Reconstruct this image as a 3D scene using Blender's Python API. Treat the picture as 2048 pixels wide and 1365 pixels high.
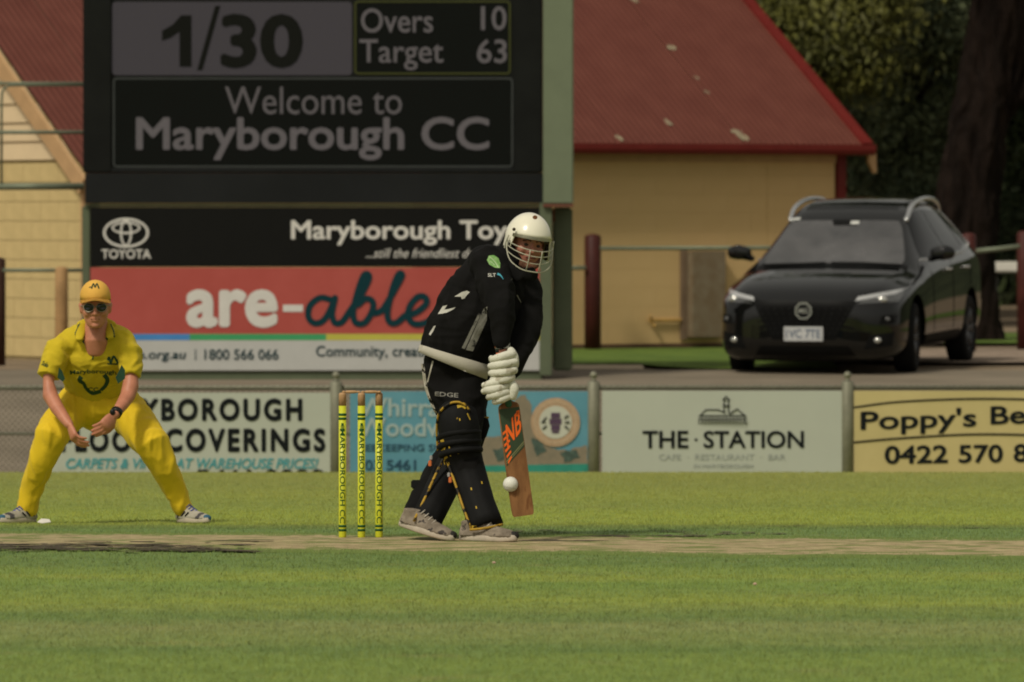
import bpy, bmesh, math, random
import numpy as np
from mathutils import Vector, Matrix, noise
from mathutils.bvhtree import BVHTree
random.seed(7); rng = np.random.default_rng(7)
S = bpy.context.scene
for o in list(bpy.data.objects): bpy.data.objects.remove(o)

# ------------------------------------------------------------------ camera, sky, sun, exposure
F, H, HY, CX = 14760.0, 1.6, 421.0, 1024.0      # focal length in photo pixels, eye height, horizon row, centre column
cd = bpy.data.cameras.new('camera'); cam = bpy.data.objects.new('camera', cd); S.collection.objects.link(cam)
cam.location = (0, 0, H); cam.rotation_euler = (math.radians(90), 0, 0)
cd.sensor_width = 36; cd.lens = 36*F/2048; cd.shift_y = -(682.5-HY)/2048
cd.clip_start = 1; cd.clip_end = 3000
cd.dof.use_dof = True; cd.dof.focus_distance = 36.2; cd.dof.aperture_fstop = 6.4
S.camera = cam
SUN_EL, SUN_AZ = 50, -36        # elevation; azimuth measured from "towards the camera" to the left
w = bpy.data.worlds.new('World'); S.world = w; w.use_nodes = True
nt = w.node_tree; bg = nt.nodes['Background']
sky = nt.nodes.new('ShaderNodeTexSky'); sky.sky_type = 'NISHITA'; sky.sun_disc = False
# direction the sunlight comes FROM
az = math.radians(-SUN_AZ)
sd = Vector((-math.sin(az)*math.cos(math.radians(SUN_EL)), -math.cos(az)*math.cos(math.radians(SUN_EL)), math.sin(math.radians(SUN_EL))))
sky.sun_elevation = math.radians(SUN_EL); sky.sun_rotation = math.atan2(sd.x, sd.y)
sky.air_density = 1.0; sky.dust_density = 4.0; sky.ozone_density = 1.0
hs = nt.nodes.new('ShaderNodeHueSaturation'); hs.inputs['Saturation'].default_value = 0.25
tint = nt.nodes.new('ShaderNodeMix'); tint.data_type = 'RGBA'; tint.blend_type = 'MULTIPLY'
tint.inputs['Factor'].default_value = 1; tint.inputs['B'].default_value = (1.0, 0.96, 0.84, 1)
cl_ = nt.nodes.new('ShaderNodeMix'); cl_.data_type = 'RGBA'; cl_.inputs['Factor'].default_value = .3; cl_.inputs['B'].default_value = (11, 11, 11, 1)   # thin even cloud over the blue
nt.links.new(sky.outputs[0], cl_.inputs['A']); nt.links.new(cl_.outputs['Result'], hs.inputs['Color']); nt.links.new(hs.outputs[0], tint.inputs['A'])
nt.links.new(tint.outputs['Result'], bg.inputs['Color']); bg.inputs['Strength'].default_value = 0.062
sl = bpy.data.lights.new('sun', 'SUN'); sl.energy = 2.0; sl.angle = math.radians(8); sl.color = (1, 0.94, 0.80)
so = bpy.data.objects.new('sun', sl); S.collection.objects.link(so)
so.rotation_euler = sd.to_track_quat('Z', 'Y').to_euler()
vs = S.view_settings; vs.view_transform = 'Standard'; vs.look = 'None'; vs.gamma = 1; vs.use_curve_mapping = False
vs.exposure = 0.14
S.render.engine = 'CYCLES'; S.cycles.filter_width = 1.9

# ------------------------------------------------------------------ helpers
def P(px, py, Y):                       # photo pixel at distance Y -> world point
    return Vector(((px-CX)*Y/F, Y, H-(py-HY)*Y/F))
def gz(Y):                              # height of the ground at distance Y
    return float(np.interp(Y, GY, GZ))
GY = [-50, 37, 39.7, 47, 55, 58, 60.5, 61.5, 62.5, 67, 68.6, 71, 75, 80, 116, 160, 2000]
GZ = [0, 0, -0.086, -.215, -.353, -.52, -.78, -.80, -.78, 0.0, 0.06, 0.13, .13, .115, .12, .3, .3]

MATS = {}
def mat(name, col, rough=.6, var=.18, scale=6, bump=0.0, bscale=60, metal=0, coat=0, spec=.2, var2=None, sheen=0, emit=None, stretch=None, dirt=None):
    if name in MATS: return MATS[name]
    m = bpy.data.materials.new(name); m.use_nodes = True; n = m.node_tree; b = n.nodes['Principled BSDF']
    b.inputs['Roughness'].default_value = rough; b.inputs['Metallic'].default_value = metal
    b.inputs['Coat Weight'].default_value = coat; b.inputs['Specular IOR Level'].default_value = spec
    b.inputs['Sheen Weight'].default_value = sheen
    tc = n.nodes.new('ShaderNodeTexCoord'); src = tc.outputs['Object']
    if stretch:
        mp = n.nodes.new('ShaderNodeMapping'); mp.inputs['Scale'].default_value = stretch
        n.links.new(src, mp.inputs[0]); src = mp.outputs[0]
    nz = n.nodes.new('ShaderNodeTexNoise'); nz.inputs['Scale'].default_value = scale; nz.inputs['Detail'].default_value = 6
    nz.inputs['Roughness'].default_value = .65
    n.links.new(src, nz.inputs['Vector'])
    r = n.nodes.new('ShaderNodeValToRGB'); n.links.new(nz.outputs['Fac'], r.inputs[0])
    c = Vector(col); c2 = Vector(var2) if var2 else c*(1+var)
    r.color_ramp.elements[0].position = .3; r.color_ramp.elements[1].position = .7
    r.color_ramp.elements[0].color = (*(c*(1-var)), 1); r.color_ramp.elements[1].color = (*c2, 1)
    out = r.outputs[0]
    if dirt:                            # (colour, threshold, scale): worn or dirty patches of another colour
        dn = n.nodes.new('ShaderNodeTexNoise'); dn.inputs['Scale'].default_value = dirt[2]; dn.inputs['Detail'].default_value = 4
        n.links.new(src, dn.inputs['Vector'])
        dr = n.nodes.new('ShaderNodeValToRGB'); dr.color_ramp.elements[0].position = dirt[1]; dr.color_ramp.elements[1].position = dirt[1]+.05
        n.links.new(dn.outputs['Fac'], dr.inputs[0])
        mx = n.nodes.new('ShaderNodeMix'); mx.data_type = 'RGBA'; mx.inputs['B'].default_value = (*dirt[0], 1)
        n.links.new(dr.outputs[0], mx.inputs['Factor']); n.links.new(out, mx.inputs['A']); out = mx.outputs['Result']
    n.links.new(out, b.inputs['Base Color'])
    if bump:
        bn = n.nodes.new('ShaderNodeTexNoise'); bn.inputs['Scale'].default_value = bscale; bn.inputs['Detail'].default_value = 5
        n.links.new(src, bn.inputs['Vector'])
        bp = n.nodes.new('ShaderNodeBump'); bp.inputs['Strength'].default_value = 1; bp.inputs['Distance'].default_value = bump
        n.links.new(bn.outputs['Fac'], bp.inputs['Height']); n.links.new(bp.outputs[0], b.inputs['Normal'])
    if emit:
        b.inputs['Emission Color'].default_value = (*emit[0], 1); b.inputs['Emission Strength'].default_value = emit[1]
    MATS[name] = m; return m

def world(o):
    m = Matrix.Identity(4)
    while o: m = o.matrix_basis @ m; o = o.parent
    return m
def obj(name, bm, m, parent=None, smooth=False, local=False, label=None, kind=None):
    """link a bmesh (or mesh) as ONE object; world coordinates unless local"""
    if isinstance(bm, bmesh.types.BMesh):
        me = bpy.data.meshes.new(name); bm.to_mesh(me); bm.free()
    else: me = bm; me.name = name
    if parent and not local: me.transform(world(parent).inverted())
    me.shade_smooth() if smooth else me.shade_flat()
    me.materials.clear()
    for q in (m if isinstance(m, (list, tuple)) else [m]): me.materials.append(q)
    o = bpy.data.objects.new(name, me); S.collection.objects.link(o)
    if parent: o.parent = parent
    if label: o['label'] = label
    if kind: o['kind'] = kind
    return o
def tag(o, label, cat, group=None):
    o['label'] = label; o['category'] = cat
    if group: o['group'] = group
    return o
def thing(name, label, cat, loc=(0, 0, 0), rz=0, group=None):
    o = bpy.data.objects.new(name, None); S.collection.objects.link(o); o.empty_display_size = .2
    o.location = loc; o.rotation_euler = (0, 0, rz)
    return tag(o, label, cat, group)
def dup(o, parent=None):
    c = o.copy(); S.collection.objects.link(c); c.parent = parent
    for ch in list(o.children): dup(ch, c)
    return c
def BM(): return bmesh.new()
def box(bm, x0, x1, y0, y1, z0, z1, bev=0):
    r = bmesh.ops.create_cube(bm, size=1)
    for v in r['verts']:
        v.co = Vector((x0+(v.co.x+.5)*(x1-x0), y0+(v.co.y+.5)*(y1-y0), z0+(v.co.z+.5)*(z1-z0)))
    if bev: bmesh.ops.bevel(bm, geom=list({e for v in r['verts'] for e in v.link_edges}), offset=bev, segments=2, affect='EDGES')
    return bm
def pbox(bm, px0, py0, px1, py1, Y, d, bev=0):     # box whose front face, at distance Y, spans those photo pixels; depth d
    a = P(px0, py1, Y); b = P(px1, py0, Y)
    return box(bm, a.x, b.x, Y, Y+d, a.z, b.z, bev)
def ring_join(bm, rings, cap=True):
    vs_ = [[bm.verts.new(p) for p in r] for r in rings]
    n = len(rings[0])
    for a, b in zip(vs_, vs_[1:]):
        for i in range(n): bm.faces.new((a[i], a[(i+1) % n], b[(i+1) % n], b[i]))
    if cap:
        for r, rev in ((vs_[0], True), (vs_[-1], False)):
            c = sum((v.co for v in r), Vector())/n; cv = bm.verts.new(c)
            for i in range(n):
                f = (r[i], r[(i+1) % n], cv); bm.faces.new(f[::-1] if rev else f)
    return vs_
def loft(bm, st, n=20, view=Vector((0, 1, 0)), rnd=True, mod=None, power=2.0):
    """st: list of (point, ra, rb): ra across the picture, rb along the view; rounded ends"""
    pts = [Vector(s[0]) for s in st]; rings = []
    def tang(i):
        a = pts[max(i-1, 0)]; b = pts[min(i+1, len(pts)-1)]; return (b-a).normalized()
    def ring(c, t, ra, rb, k=0):
        u = t.cross(view)
        if u.length < .05: u = t.cross(Vector((1, 0, 0)))
        u.normalize(); v = t.cross(u).normalized(); out = []
        for i in range(n):
            a = 2*math.pi*i/n; c_, s_ = math.cos(a), math.sin(a)
            cc = math.copysign(abs(c_)**(2/power), c_); ss = math.copysign(abs(s_)**(2/power), s_)
            f = mod(a, k) if mod else 1
            out.append(c + u*ra*cc*f + v*rb*ss*f)
        return out
    L = len(pts)
    if rnd:
        t = tang(0); m_ = min(st[0][1], st[0][2])
        for o_, s_ in ((.98, .18), (.85, .52), (.55, .83)): rings.append(ring(pts[0]-t*m_*o_, t, st[0][1]*s_, st[0][2]*s_, 0))
    for i in range(L): rings.append(ring(pts[i], tang(i), st[i][1], st[i][2], i/(L-1)))
    if rnd:
        t = tang(L-1); m_ = min(st[-1][1], st[-1][2])
        for o_, s_ in ((.55, .83), (.85, .52), (.98, .18)): rings.append(ring(pts[-1]+t*m_*o_, t, st[-1][1]*s_, st[-1][2]*s_, 1))
    ring_join(bm, rings); return bm
def smooth_path(pts, k=5):                # Catmull-Rom through points (tuples of any length)
    A = [np.array(p, float) for p in pts]; A = [2*A[0]-A[1]]+A+[2*A[-1]-A[-2]]; out = []
    for i in range(1, len(A)-2):
        for j in range(k):
            t = j/k; p0, p1, p2, p3 = A[i-1:i+3]
            out.append(.5*((2*p1)+(-p0+p2)*t+(2*p0-5*p1+4*p2-p3)*t*t+(-p0+3*p1-3*p2+p3)*t**3))
    out.append(A[-2]); return out
def pipe(bm, pts, r, n=8, k=1, rnd=False):
    q = [Vector(p[:3]) for p in (smooth_path(pts, k) if k > 1 else pts)]
    vw = Vector((0, 1, 0)) if abs((q[-1]-q[0]).normalized().y) < .8 else Vector((1, 0, 0))
    return loft(bm, [(p, r, r) for p in q], n, view=vw, rnd=rnd)
def ball(bm, c, r, seg=16, M=None):
    rr = bmesh.ops.create_uvsphere(bm, u_segments=seg, v_segments=seg//2+2, radius=1)
    r = (r, r, r) if isinstance(r, (int, float)) else r
    for v in rr['verts']:
        p = Vector((v.co.x*r[0], v.co.y*r[1], v.co.z*r[2])) + Vector(c); v.co = M @ p if M else p
    return bm
def cyl(bm, c, r, h, n=20, r2=None):     # upright, from c up
    c = Vector(c); r2 = r if r2 is None else r2
    ring_join(bm, [[c+Vector((rr*math.cos(2*math.pi*i/n), rr*math.sin(2*math.pi*i/n), z)) for i in range(n)] for rr, z in ((r, 0), (r2, h))])
    return bm
def lathe(bm, c, prof, n=20):
    c = Vector(c)
    ring_join(bm, [[c+Vector((r*math.cos(2*math.pi*i/n), r*math.sin(2*math.pi*i/n), z)) for i in range(n)] for r, z in prof]); return bm
def fuse(bm, voxel=.008, smooth=3, sub=None):
    """melt overlapping shapes into one continuous surface"""
    me = bpy.data.meshes.new('t'); bm.to_mesh(me); bm.free()
    o = bpy.data.objects.new('t', me); S.collection.objects.link(o)
    r = o.modifiers.new('r', 'REMESH'); r.mode = 'VOXEL'; r.voxel_size = voxel
    if smooth: s = o.modifiers.new('s', 'SMOOTH'); s.iterations = smooth; s.factor = .5
    dg = bpy.context.evaluated_depsgraph_get(); dg.update()
    out = bpy.data.meshes.new_from_object(o.evaluated_get(dg)); bpy.data.objects.remove(o); return out
def folds(me, amp=.006, sc=(14, 14, 5), seed=0, amp2=.0, dirv=None):
    n = len(me.vertices); co = np.empty(n*3); me.vertices.foreach_get('co', co); co = co.reshape(-1, 3)
    no = np.empty(n*3); me.vertices.foreach_get('normal', no); no = no.reshape(-1, 3)
    d = np.empty(n)
    for i in range(n):
        x, y, z = co[i]
        q = Vector((x*sc[0]+seed, y*sc[1]+seed*2, z*sc[2]+seed))
        a = noise.noise(q + noise.noise_vector(q*.6)*.9)
        d[i] = amp*(1-abs(a)*3.2) + (amp2*noise.noise(q*3) if amp2 else 0)
    co += no*d[:, None]; me.vertices.foreach_set('co', co.ravel()); me.update(); return me
def bvh_of(o):
    me = o.data; W = world(o)
    return BVHTree.FromPolygons([W @ v.co for v in me.vertices], [p.vertices[:] for p in me.polygons])

_txt = {}
def text_bm(s, bold=0.0, shear=0.0, res=4, copies=False, sp=1.0):
    """flat lettering as a bmesh in x/y, normalised to its own bounding box (0..1)"""
    c = bpy.data.curves.new('t', 'FONT'); c.body = s; c.offset = 0 if copies else min(bold, .02); c.space_character = sp; c.shear = shear; c.resolution_u = res; c.fill_mode = 'FRONT'
    o = bpy.data.objects.new('t', c); S.collection.objects.link(o)
    dg = bpy.context.evaluated_depsgraph_get(); dg.update()
    me = bpy.data.meshes.new_from_object(o.evaluated_get(dg)); bpy.data.objects.remove(o)
    bm = BM()
    if copies and bold > 0:             # heavier weight: the outline repeated round a small circle, each a hair in front of the last
        n_ = 8
        for k in range(n_+1):
            m2 = me.copy(); a = 2*math.pi*k/n_; rr = bold if k < n_ else 0
            m2.transform(Matrix.Translation((rr*math.cos(a), rr*math.sin(a), .0003*k))); bm.from_mesh(m2); bpy.data.meshes.remove(m2)
    else: bm.from_mesh(me)
    bpy.data.meshes.remove(me)
    for f in bm.faces: f.smooth = False
    xs = [v.co.x for v in bm.verts]; ys = [v.co.y for v in bm.verts]
    for v in bm.verts: v.co = Vector(((v.co.x-min(xs))/(max(xs)-min(xs)), (v.co.y-min(ys))/(max(ys)-min(ys)), v.co.z))
    return bm
def thicken(bm, vec):
    r = bmesh.ops.extrude_face_region(bm, geom=bm.faces[:])
    for g in r['geom']:
        if isinstance(g, bmesh.types.BMVert): g.co += vec
    bmesh.ops.recalc_face_normals(bm, faces=bm.faces[:])
def ptext(s, x0, y0, x1, y1, Y, bold=0.0, shear=0.0, rise=0.0, t=.003, bend=0, sp=1.0):
    """lettering fitted to that photo rectangle on the plane at distance Y, standing t proud of it"""
    bm = text_bm(s, bold, shear, 4, bold > 0, sp)
    for v in bm.verts:
        u, q = v.co.x, v.co.y
        v.co = P(x0+(x1-x0)*u, y1-(y1-y0)*q - rise*u + bend*((2*u-1)**2-1), Y-.001-v.co.z)
    thicken(bm, Vector((0, -t, 0))); return bm
def lets(name, bms, m, parent):
    for b in bms: o = obj(name, b, m, parent)
    return o
def merge(*bms):
    out = BM()
    for b in bms:
        me = bpy.data.meshes.new('t'); b.to_mesh(me); b.free(); out.from_mesh(me); bpy.data.meshes.remove(me)
    return out
def strokes(lines, r, Y, t=.004, n=8, k=6, r2=None):
    """painted strokes: flat ribbons with round ends along photo-pixel polylines"""
    bm = BM()
    for li, ln in enumerate(lines):
        pts = smooth_path(ln, k) if len(ln) > 2 and k > 1 else [np.array(p, float) for p in ln]
        L, R = [], []
        for i, p in enumerate(pts):
            a = pts[max(i-1, 0)]; b = pts[min(i+1, len(pts)-1)]; d = b-a; d = d/(np.hypot(*d)+1e-9); nn = np.array([-d[1], d[0]])*r
            dd = Y-.001-.0012*li-.00004*i; L.append(bm.verts.new(P(*(p+nn), dd))); R.append(bm.verts.new(P(*(p-nn), dd)))
        for i in range(len(pts)-1): bm.faces.new((L[i], R[i], R[i+1], L[i+1]))
        for p, e in ((pts[0], 0), (pts[-1], 1)):
            ci = [bm.verts.new(P(p[0]+r*math.cos(a), p[1]+r*math.sin(a), Y-.0011-.0012*li-(.00004*len(pts) if e else -.0003))) for a in [2*math.pi*i/10 for i in range(10)]]
            bm.faces.new(ci)
    thicken(bm, Vector((0, -t, 0))); return bm
def disc_bm(cx, cy, rx, ry, Y, t=.003, n=28, inner=0):
    bm = BM(); o = [P(cx+rx*math.cos(2*math.pi*i/n), cy+ry*math.sin(2*math.pi*i/n), Y-.001) for i in range(n)]
    if inner:
        k = [P(cx+(rx-inner)*math.cos(2*math.pi*i/n), cy+(ry-inner)*math.sin(2*math.pi*i/n), Y-.001) for i in range(n)]
        O = [bm.verts.new(p) for p in o]; K = [bm.verts.new(p) for p in k]
        for i in range(n): bm.faces.new((O[i], O[(i+1) % n], K[(i+1) % n], K[i]))
    else: bm.faces.new([bm.verts.new(p) for p in o])
    thicken(bm, Vector((0, -t, 0))); return bm
def poly_bm(pts, Y, t=.003):
    bm = BM(); bm.faces.new([bm.verts.new(P(x, y, Y-.001)) for x, y in pts]); thicken(bm, Vector((0, -t, 0))); return bm
def decal(bm, bvh, off=.002, cuts=0, D=Vector((0, 1, 0)), back=1.0, t=.0):
    """lay flat print onto a curved surface (geometry follows the cloth)"""
    if cuts:
        bmesh.ops.triangulate(bm, faces=bm.faces[:])
        bmesh.ops.subdivide_edges(bm, edges=bm.edges[:], cuts=cuts, use_grid_fill=True)
    for v in bm.verts:
        h = bvh.ray_cast(v.co-D*back, D, back+2)
        if h[0]: v.co = h[0]-D*off
    return bm
def flat_poly(pts, Y):
    bm = BM(); bm.faces.new([bm.verts.new(P(x, y, Y)) for x, y in pts]); return bm
def flat_stroke(ln, r, Y, k=5):
    bm = BM(); pts = smooth_path(ln, k) if len(ln) > 2 else [np.array(p, float) for p in np.linspace(ln[0], ln[1], 8)]
    rr = r if hasattr(r, '__len__') else (r, r); L = []; R = []
    for i, p in enumerate(pts):
        a = pts[max(i-1, 0)]; b = pts[min(i+1, len(pts)-1)]; d = (b-a)[:2]; d = d/(np.hypot(*d)+1e-9)
        ri = rr[0]+(rr[1]-rr[0])*i/(len(pts)-1); nn = np.array([-d[1], d[0]])*ri
        L.append(bm.verts.new(P(*(p[:2]+nn), Y))); R.append(bm.verts.new(P(*(p[:2]-nn), Y)))
    for i in range(len(pts)-1): bm.faces.new((L[i], R[i], R[i+1], L[i+1]))
    return bm
def flat_text(s, x0, y0, x1, y1, Y, bold=0, shear=0, rot=0, bend=0):
    bm = text_bm(s, bold, shear, 2); cx, cy = (x0+x1)/2, (y0+y1)/2; a = math.radians(rot)
    for v in bm.verts:
        u = x0+(x1-x0)*v.co.x-cx; q = y1-(y1-y0)*v.co.y-cy + bend*((2*v.co.x-1)**2)
        v.co = P(cx+u*math.cos(a)-q*math.sin(a), cy+u*math.sin(a)+q*math.cos(a), Y)
    return bm
# ------------------------------------------------------------------ ground
def grass_mat(name, blades):
    m = bpy.data.materials.new(name); m.use_nodes = True; n = m.node_tree; b = n.nodes['Principled BSDF']; L = n.links.new
    b.inputs['Roughness'].default_value = .75; b.inputs['Specular IOR Level'].default_value = .2
    g = n.nodes.new('ShaderNodeNewGeometry'); sp = n.nodes.new('ShaderNodeSeparateXYZ'); L(g.outputs['Position'], sp.inputs[0])
    mp = n.nodes.new('ShaderNodeMapping'); mp.inputs['Scale'].default_value = (.55, 1.3, 0); L(g.outputs['Position'], mp.inputs[0])
    nz = n.nodes.new('ShaderNodeTexNoise'); nz.inputs['Scale'].default_value = 1.6; nz.inputs['Detail'].default_value = 7; L(mp.outputs[0], nz.inputs['Vector'])
    nz.inputs['Roughness'].default_value = .62
    a = n.nodes.new('ShaderNodeMath'); a.operation = 'MULTIPLY_ADD'; a.inputs[1].default_value = 1.5; L(nz.outputs['Fac'], a.inputs[0]); L(sp.outputs[1], a.inputs[2])
    mr = n.nodes.new('ShaderNodeMapRange'); mr.inputs['From Min'].default_value = 24.75; mr.inputs['From Max'].default_value = 56.75; L(a.outputs[0], mr.inputs['Value'])
    cr = n.nodes.new('ShaderNodeValToRGB'); L(mr.outputs[0], cr.inputs[0])
    G, B_, D, T = (.155, .215, .036), (.205, .250, .034), (.122, .180, .036), (.22, .215, .075)
    st = [(24, G), (26.3, G), (26.9, D), (27.4, (.165, .21, .045)), (28.4, (.185, .215, .055)), (29.0, D), (29.6, (.165, .21, .04)), (30.1, B_), (31.0, G), (31.6, (.15, .22, .035)), (32.2, B_),
          (32.8, G), (33.3, D), (37.2, (.125, .185, .04)), (38.3, (.16, .205, .045)), (39.2, B_), (41.5, (.23, .275, .034)), (44, (.195, .235, .038)), (47, (.22, .25, .038)), (50, (.20, .225, .040)), (56, (.225, .235, .042))]
    # a colour ramp holds 32 stops
    el = cr.color_ramp.elements
    el[0].position = 0; el[0].color = (*st[0][1], 1); el[1].position = 1; el[1].color = (*st[-1][1], 1)
    for y, c in st[1:-1]:
        e = el.new((y-24)/32); e.color = (*c, 1)
    n2 = n.nodes.new('ShaderNodeTexNoise'); n2.inputs['Scale'].default_value = 7; n2.inputs['Detail'].default_value = 8; n2.inputs['Roughness'].default_value = .7
    mp2 = n.nodes.new('ShaderNodeMapping'); mp2.inputs['Scale'].default_value = (1, .45, 0); L(g.outputs['Position'], mp2.inputs[0]); L(mp2.outputs[0], n2.inputs['Vector'])
    r2 = n.nodes.new('ShaderNodeValToRGB'); r2.color_ramp.elements[0].position = .35; r2.color_ramp.elements[1].position = .68
    r2.color_ramp.elements[0].color = (.85, .92, 1.1, 1); r2.color_ramp.elements[1].color = (1.26, 1.25, 1.6, 1); L(n2.outputs['Fac'], r2.inputs[0])
    mx = n.nodes.new('ShaderNodeMix'); mx.data_type = 'RGBA'; mx.blend_type = 'MULTIPLY'; mx.inputs['Factor'].default_value = 1
    L(cr.outputs[0], mx.inputs['A']); L(r2.outputs[0], mx.inputs['B']); out = mx.outputs['Result']
    n3 = n.nodes.new('ShaderNodeTexNoise'); n3.inputs['Scale'].default_value = 2.3; n3.inputs['Detail'].default_value = 9; n3.inputs['Roughness'].default_value = .75
    L(mp.outputs[0], n3.inputs['Vector']); r3 = n.nodes.new('ShaderNodeValToRGB'); r3.color_ramp.elements[0].position = .56; r3.color_ramp.elements[1].position = .74
    L(n3.outputs['Fac'], r3.inputs[0])
    m3 = n.nodes.new('ShaderNodeMix'); m3.data_type = 'RGBA'; m3.inputs['B'].default_value = (*T, 1); L(r3.outputs[0], m3.inputs['Factor']); L(out, m3.inputs['A']); out = m3.outputs['Result']
    if blades:
        at = n.nodes.new('ShaderNodeAttribute'); at.attribute_name = 'tone'
        m4 = n.nodes.new('ShaderNodeMix'); m4.data_type = 'RGBA'; m4.blend_type = 'MULTIPLY'; m4.inputs['Factor'].default_value = 1
        L(out, m4.inputs['A']); L(at.outputs['Color'], m4.inputs['B']); out = m4.outputs['Result']
        b.inputs['Transmission Weight'].default_value = 0
    L(out, b.inputs['Base Color'])
    if blades:                          # soft translucent blades: shade them mostly as the turf surface they make up
        vm = n.nodes.new('ShaderNodeVectorMath'); vm.operation = 'SCALE'; vm.inputs['Scale'].default_value = .45; L(g.outputs['Normal'], vm.inputs[0])
        va = n.nodes.new('ShaderNodeVectorMath'); va.operation = 'ADD'; va.inputs[1].default_value = (0, -.15, 1); L(vm.outputs[0], va.inputs[0])
        vn = n.nodes.new('ShaderNodeVectorMath'); vn.operation = 'NORMALIZE'; L(va.outputs[0], vn.inputs[0]); L(vn.outputs[0], b.inputs['Normal'])
    return m
def sheet(name, ys, x0, x1, off, m, nx=1, kind='structure', parent=None, edge=None):
    bm = BM(); rows = []
    for j, y in enumerate(ys):
        rows.append([bm.verts.new((x0+(x1-x0)*i/nx, y, gz(y)+off)) for i in range(nx+1)])
    for a, b in zip(rows, rows[1:]):
        for i in range(nx): bm.faces.new((a[i], a[i+1], b[i+1], b[i]))
    return obj(name, bm, m, kind=kind)
dirt = mat('dirt', (.19, .145, .095), .95, .3, 1.2, .01, 25, var2=(.27, .20, .13))
asphalt = mat('old_asphalt', (.175, .145, .105), .9, .2, 1.5, .004, 80, var2=(.23, .19, .14), stretch=(.5, 1, 1))
grassm = grass_mat('oval_turf', False); blade = grass_mat('turf_blades', True)
ys = sorted(set([-50, 0, 20, 30, 37, 38, 39.7, 43, 47, 51, 55, 56, 57, 58, 59, 60.5, 61.5, 62.5, 63.5, 65, 67, 68.6, 70, 71, 75, 80, 100, 116, 160, 400, 2000]))
sheet('ground', ys, -900, 900, -.03, dirt)
sheet('oval_grass', [y for y in ys if y <= 61.5], -80, 80, 0, grassm)
sheet('road', [61.5, 62.5, 63.5, 65, 67, 68.6, 69.7], -80, 80, .0, asphalt)
def blob_sheet(name, cx, cy, rx, ry, off, m, seed=0, n=48, rough=.25, kind='structure'):
    bm = BM(); c = bm.verts.new((cx, cy, gz(cy)+off)); R = [[], []]
    for k, f in enumerate((.5, 1)):
        for i in range(n):
            a = 2*math.pi*i/n; s = 1+rough*noise.noise(Vector((math.cos(a)*2.2+seed, math.sin(a)*2.2, seed)))*2
            y = cy+ry*f*s*math.sin(a); R[k].append(bm.verts.new((cx+rx*f*s*math.cos(a), y, gz(y)+off)))
    for i in range(n):
        j = (i+1) % n; bm.faces.new((c, R[0][i], R[0][j])); bm.faces.new((R[0][i], R[1][i], R[1][j], R[0][j]))
    return obj(name, bm, m, kind=kind)
lawn = mat('verge_grass', (.075, .135, .022), .9, .3, 3, .01, 40, var2=(.13, .19, .03))
gravel = mat('pinkish_gravel', (.22, .17, .125), .95, .3, 4, .006, 60, var2=(.33, .25, .19))
bm = BM()
def strip_quad(bm, pts, off):
    bm.faces.new([bm.verts.new((x, y, gz(y)+off)) for x, y in pts])
def ground_px(px, py):                 # where a photo pixel meets the ground
    Y = 60.
    lo, hi = 24.6, 400.
    for _ in range(60):
        Y = (lo+hi)/2; z = H-(py-HY)*Y/F
        if z > gz(Y): lo = Y
        else: hi = Y
    return ((px-CX)*Y/F, Y)
# lawn by the club building, with an irregular front edge
r0, r1 = [], []
for i in range(41):
    x = .4+2.7*i/40; f = 70.7-1.0*min(1, max(0, (x-1.2)/.5))+.35*noise.noise(Vector((x*2, 3, 0)))
    r0.append(bm.verts.new((x, f, gz(f)+.012))); r1.append((x, f))
prev = r0
for Y in (71.3, 73, 75, 80, 82):
    cur = [bm.verts.new((x, max(Y, f+.2), gz(max(Y, f+.2))+.012)) for x, f in r1]
    for i in range(40): bm.faces.new((prev[i], prev[i+1], cur[i+1], cur[i]))
    prev = cur
obj('lawn', bm, lawn, kind='structure')
blob_sheet('gravel', 5.2, 74.5, 3.4, 3.6, .008, gravel, 3)
sheet('far_lawn', [82, 84, 86, 89], 4.2, 30, .012, lawn)
sheet('concrete_pad', [69.75, 70.0, 70.25, 70.6], .15, 1.25, .004, mat('pale_concrete', (.36, .29, .2), .9, .2, 6))

# the worn pitch: a strip of dry straw running across the view
straw = mat('dry_pitch', (.29, .22, .11), .95, .3, 9, .006, 60, var2=(.50, .40, .225), stretch=(.8, 1.2, 1), dirt=((.19, .20, .07), .52, 5))
def pitch_edge(x, side):
    yl, yr = ((34.95, 34.0), (36.6, 35.85))[side]
    return yl+(yr-yl)*(x+2.5)/5 + .16*noise.noise(Vector((x*1.3, side*5, 0))) + .07*noise.noise(Vector((x*6, side*5, 2))) + .10*noise.noise(Vector((x*29, side*5, 4)))
pn = straw.node_tree; pb = pn.nodes['Principled BSDF']; lk = pb.inputs['Base Color'].links[0].from_socket   # the turf creeps into the strip from its edges
ea = pn.nodes.new('ShaderNodeAttribute'); ea.attribute_name = 'edge'; en = pn.nodes.new('ShaderNodeTexNoise'); en.inputs['Scale'].default_value = 3.2; en.inputs['Detail'].default_value = 9; en.inputs['Roughness'].default_value = .72
em_ = pn.nodes.new('ShaderNodeMapping'); em_.inputs['Scale'].default_value = (.55, 1.5, 1); et = pn.nodes.new('ShaderNodeTexCoord')
pn.links.new(et.outputs['Object'], em_.inputs[0]); pn.links.new(em_.outputs[0], en.inputs['Vector'])
es = pn.nodes.new('ShaderNodeMath'); es.operation = 'MULTIPLY_ADD'; es.inputs[1].default_value = 1.5; pn.links.new(en.outputs['Fac'], es.inputs[0]); pn.links.new(ea.outputs['Fac'], es.inputs[2])
er = pn.nodes.new('ShaderNodeValToRGB'); er.color_ramp.elements[0].position = .96; er.color_ramp.elements[1].position = 1.0; er.color_ramp.elements[0].position = .85
mr_ = pn.nodes.new('ShaderNodeMath'); mr_.operation = 'MULTIPLY'; mr_.inputs[1].default_value = .585; pn.links.new(es.outputs[0], mr_.inputs[0]); pn.links.new(mr_.outputs[0], er.inputs[0])
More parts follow.
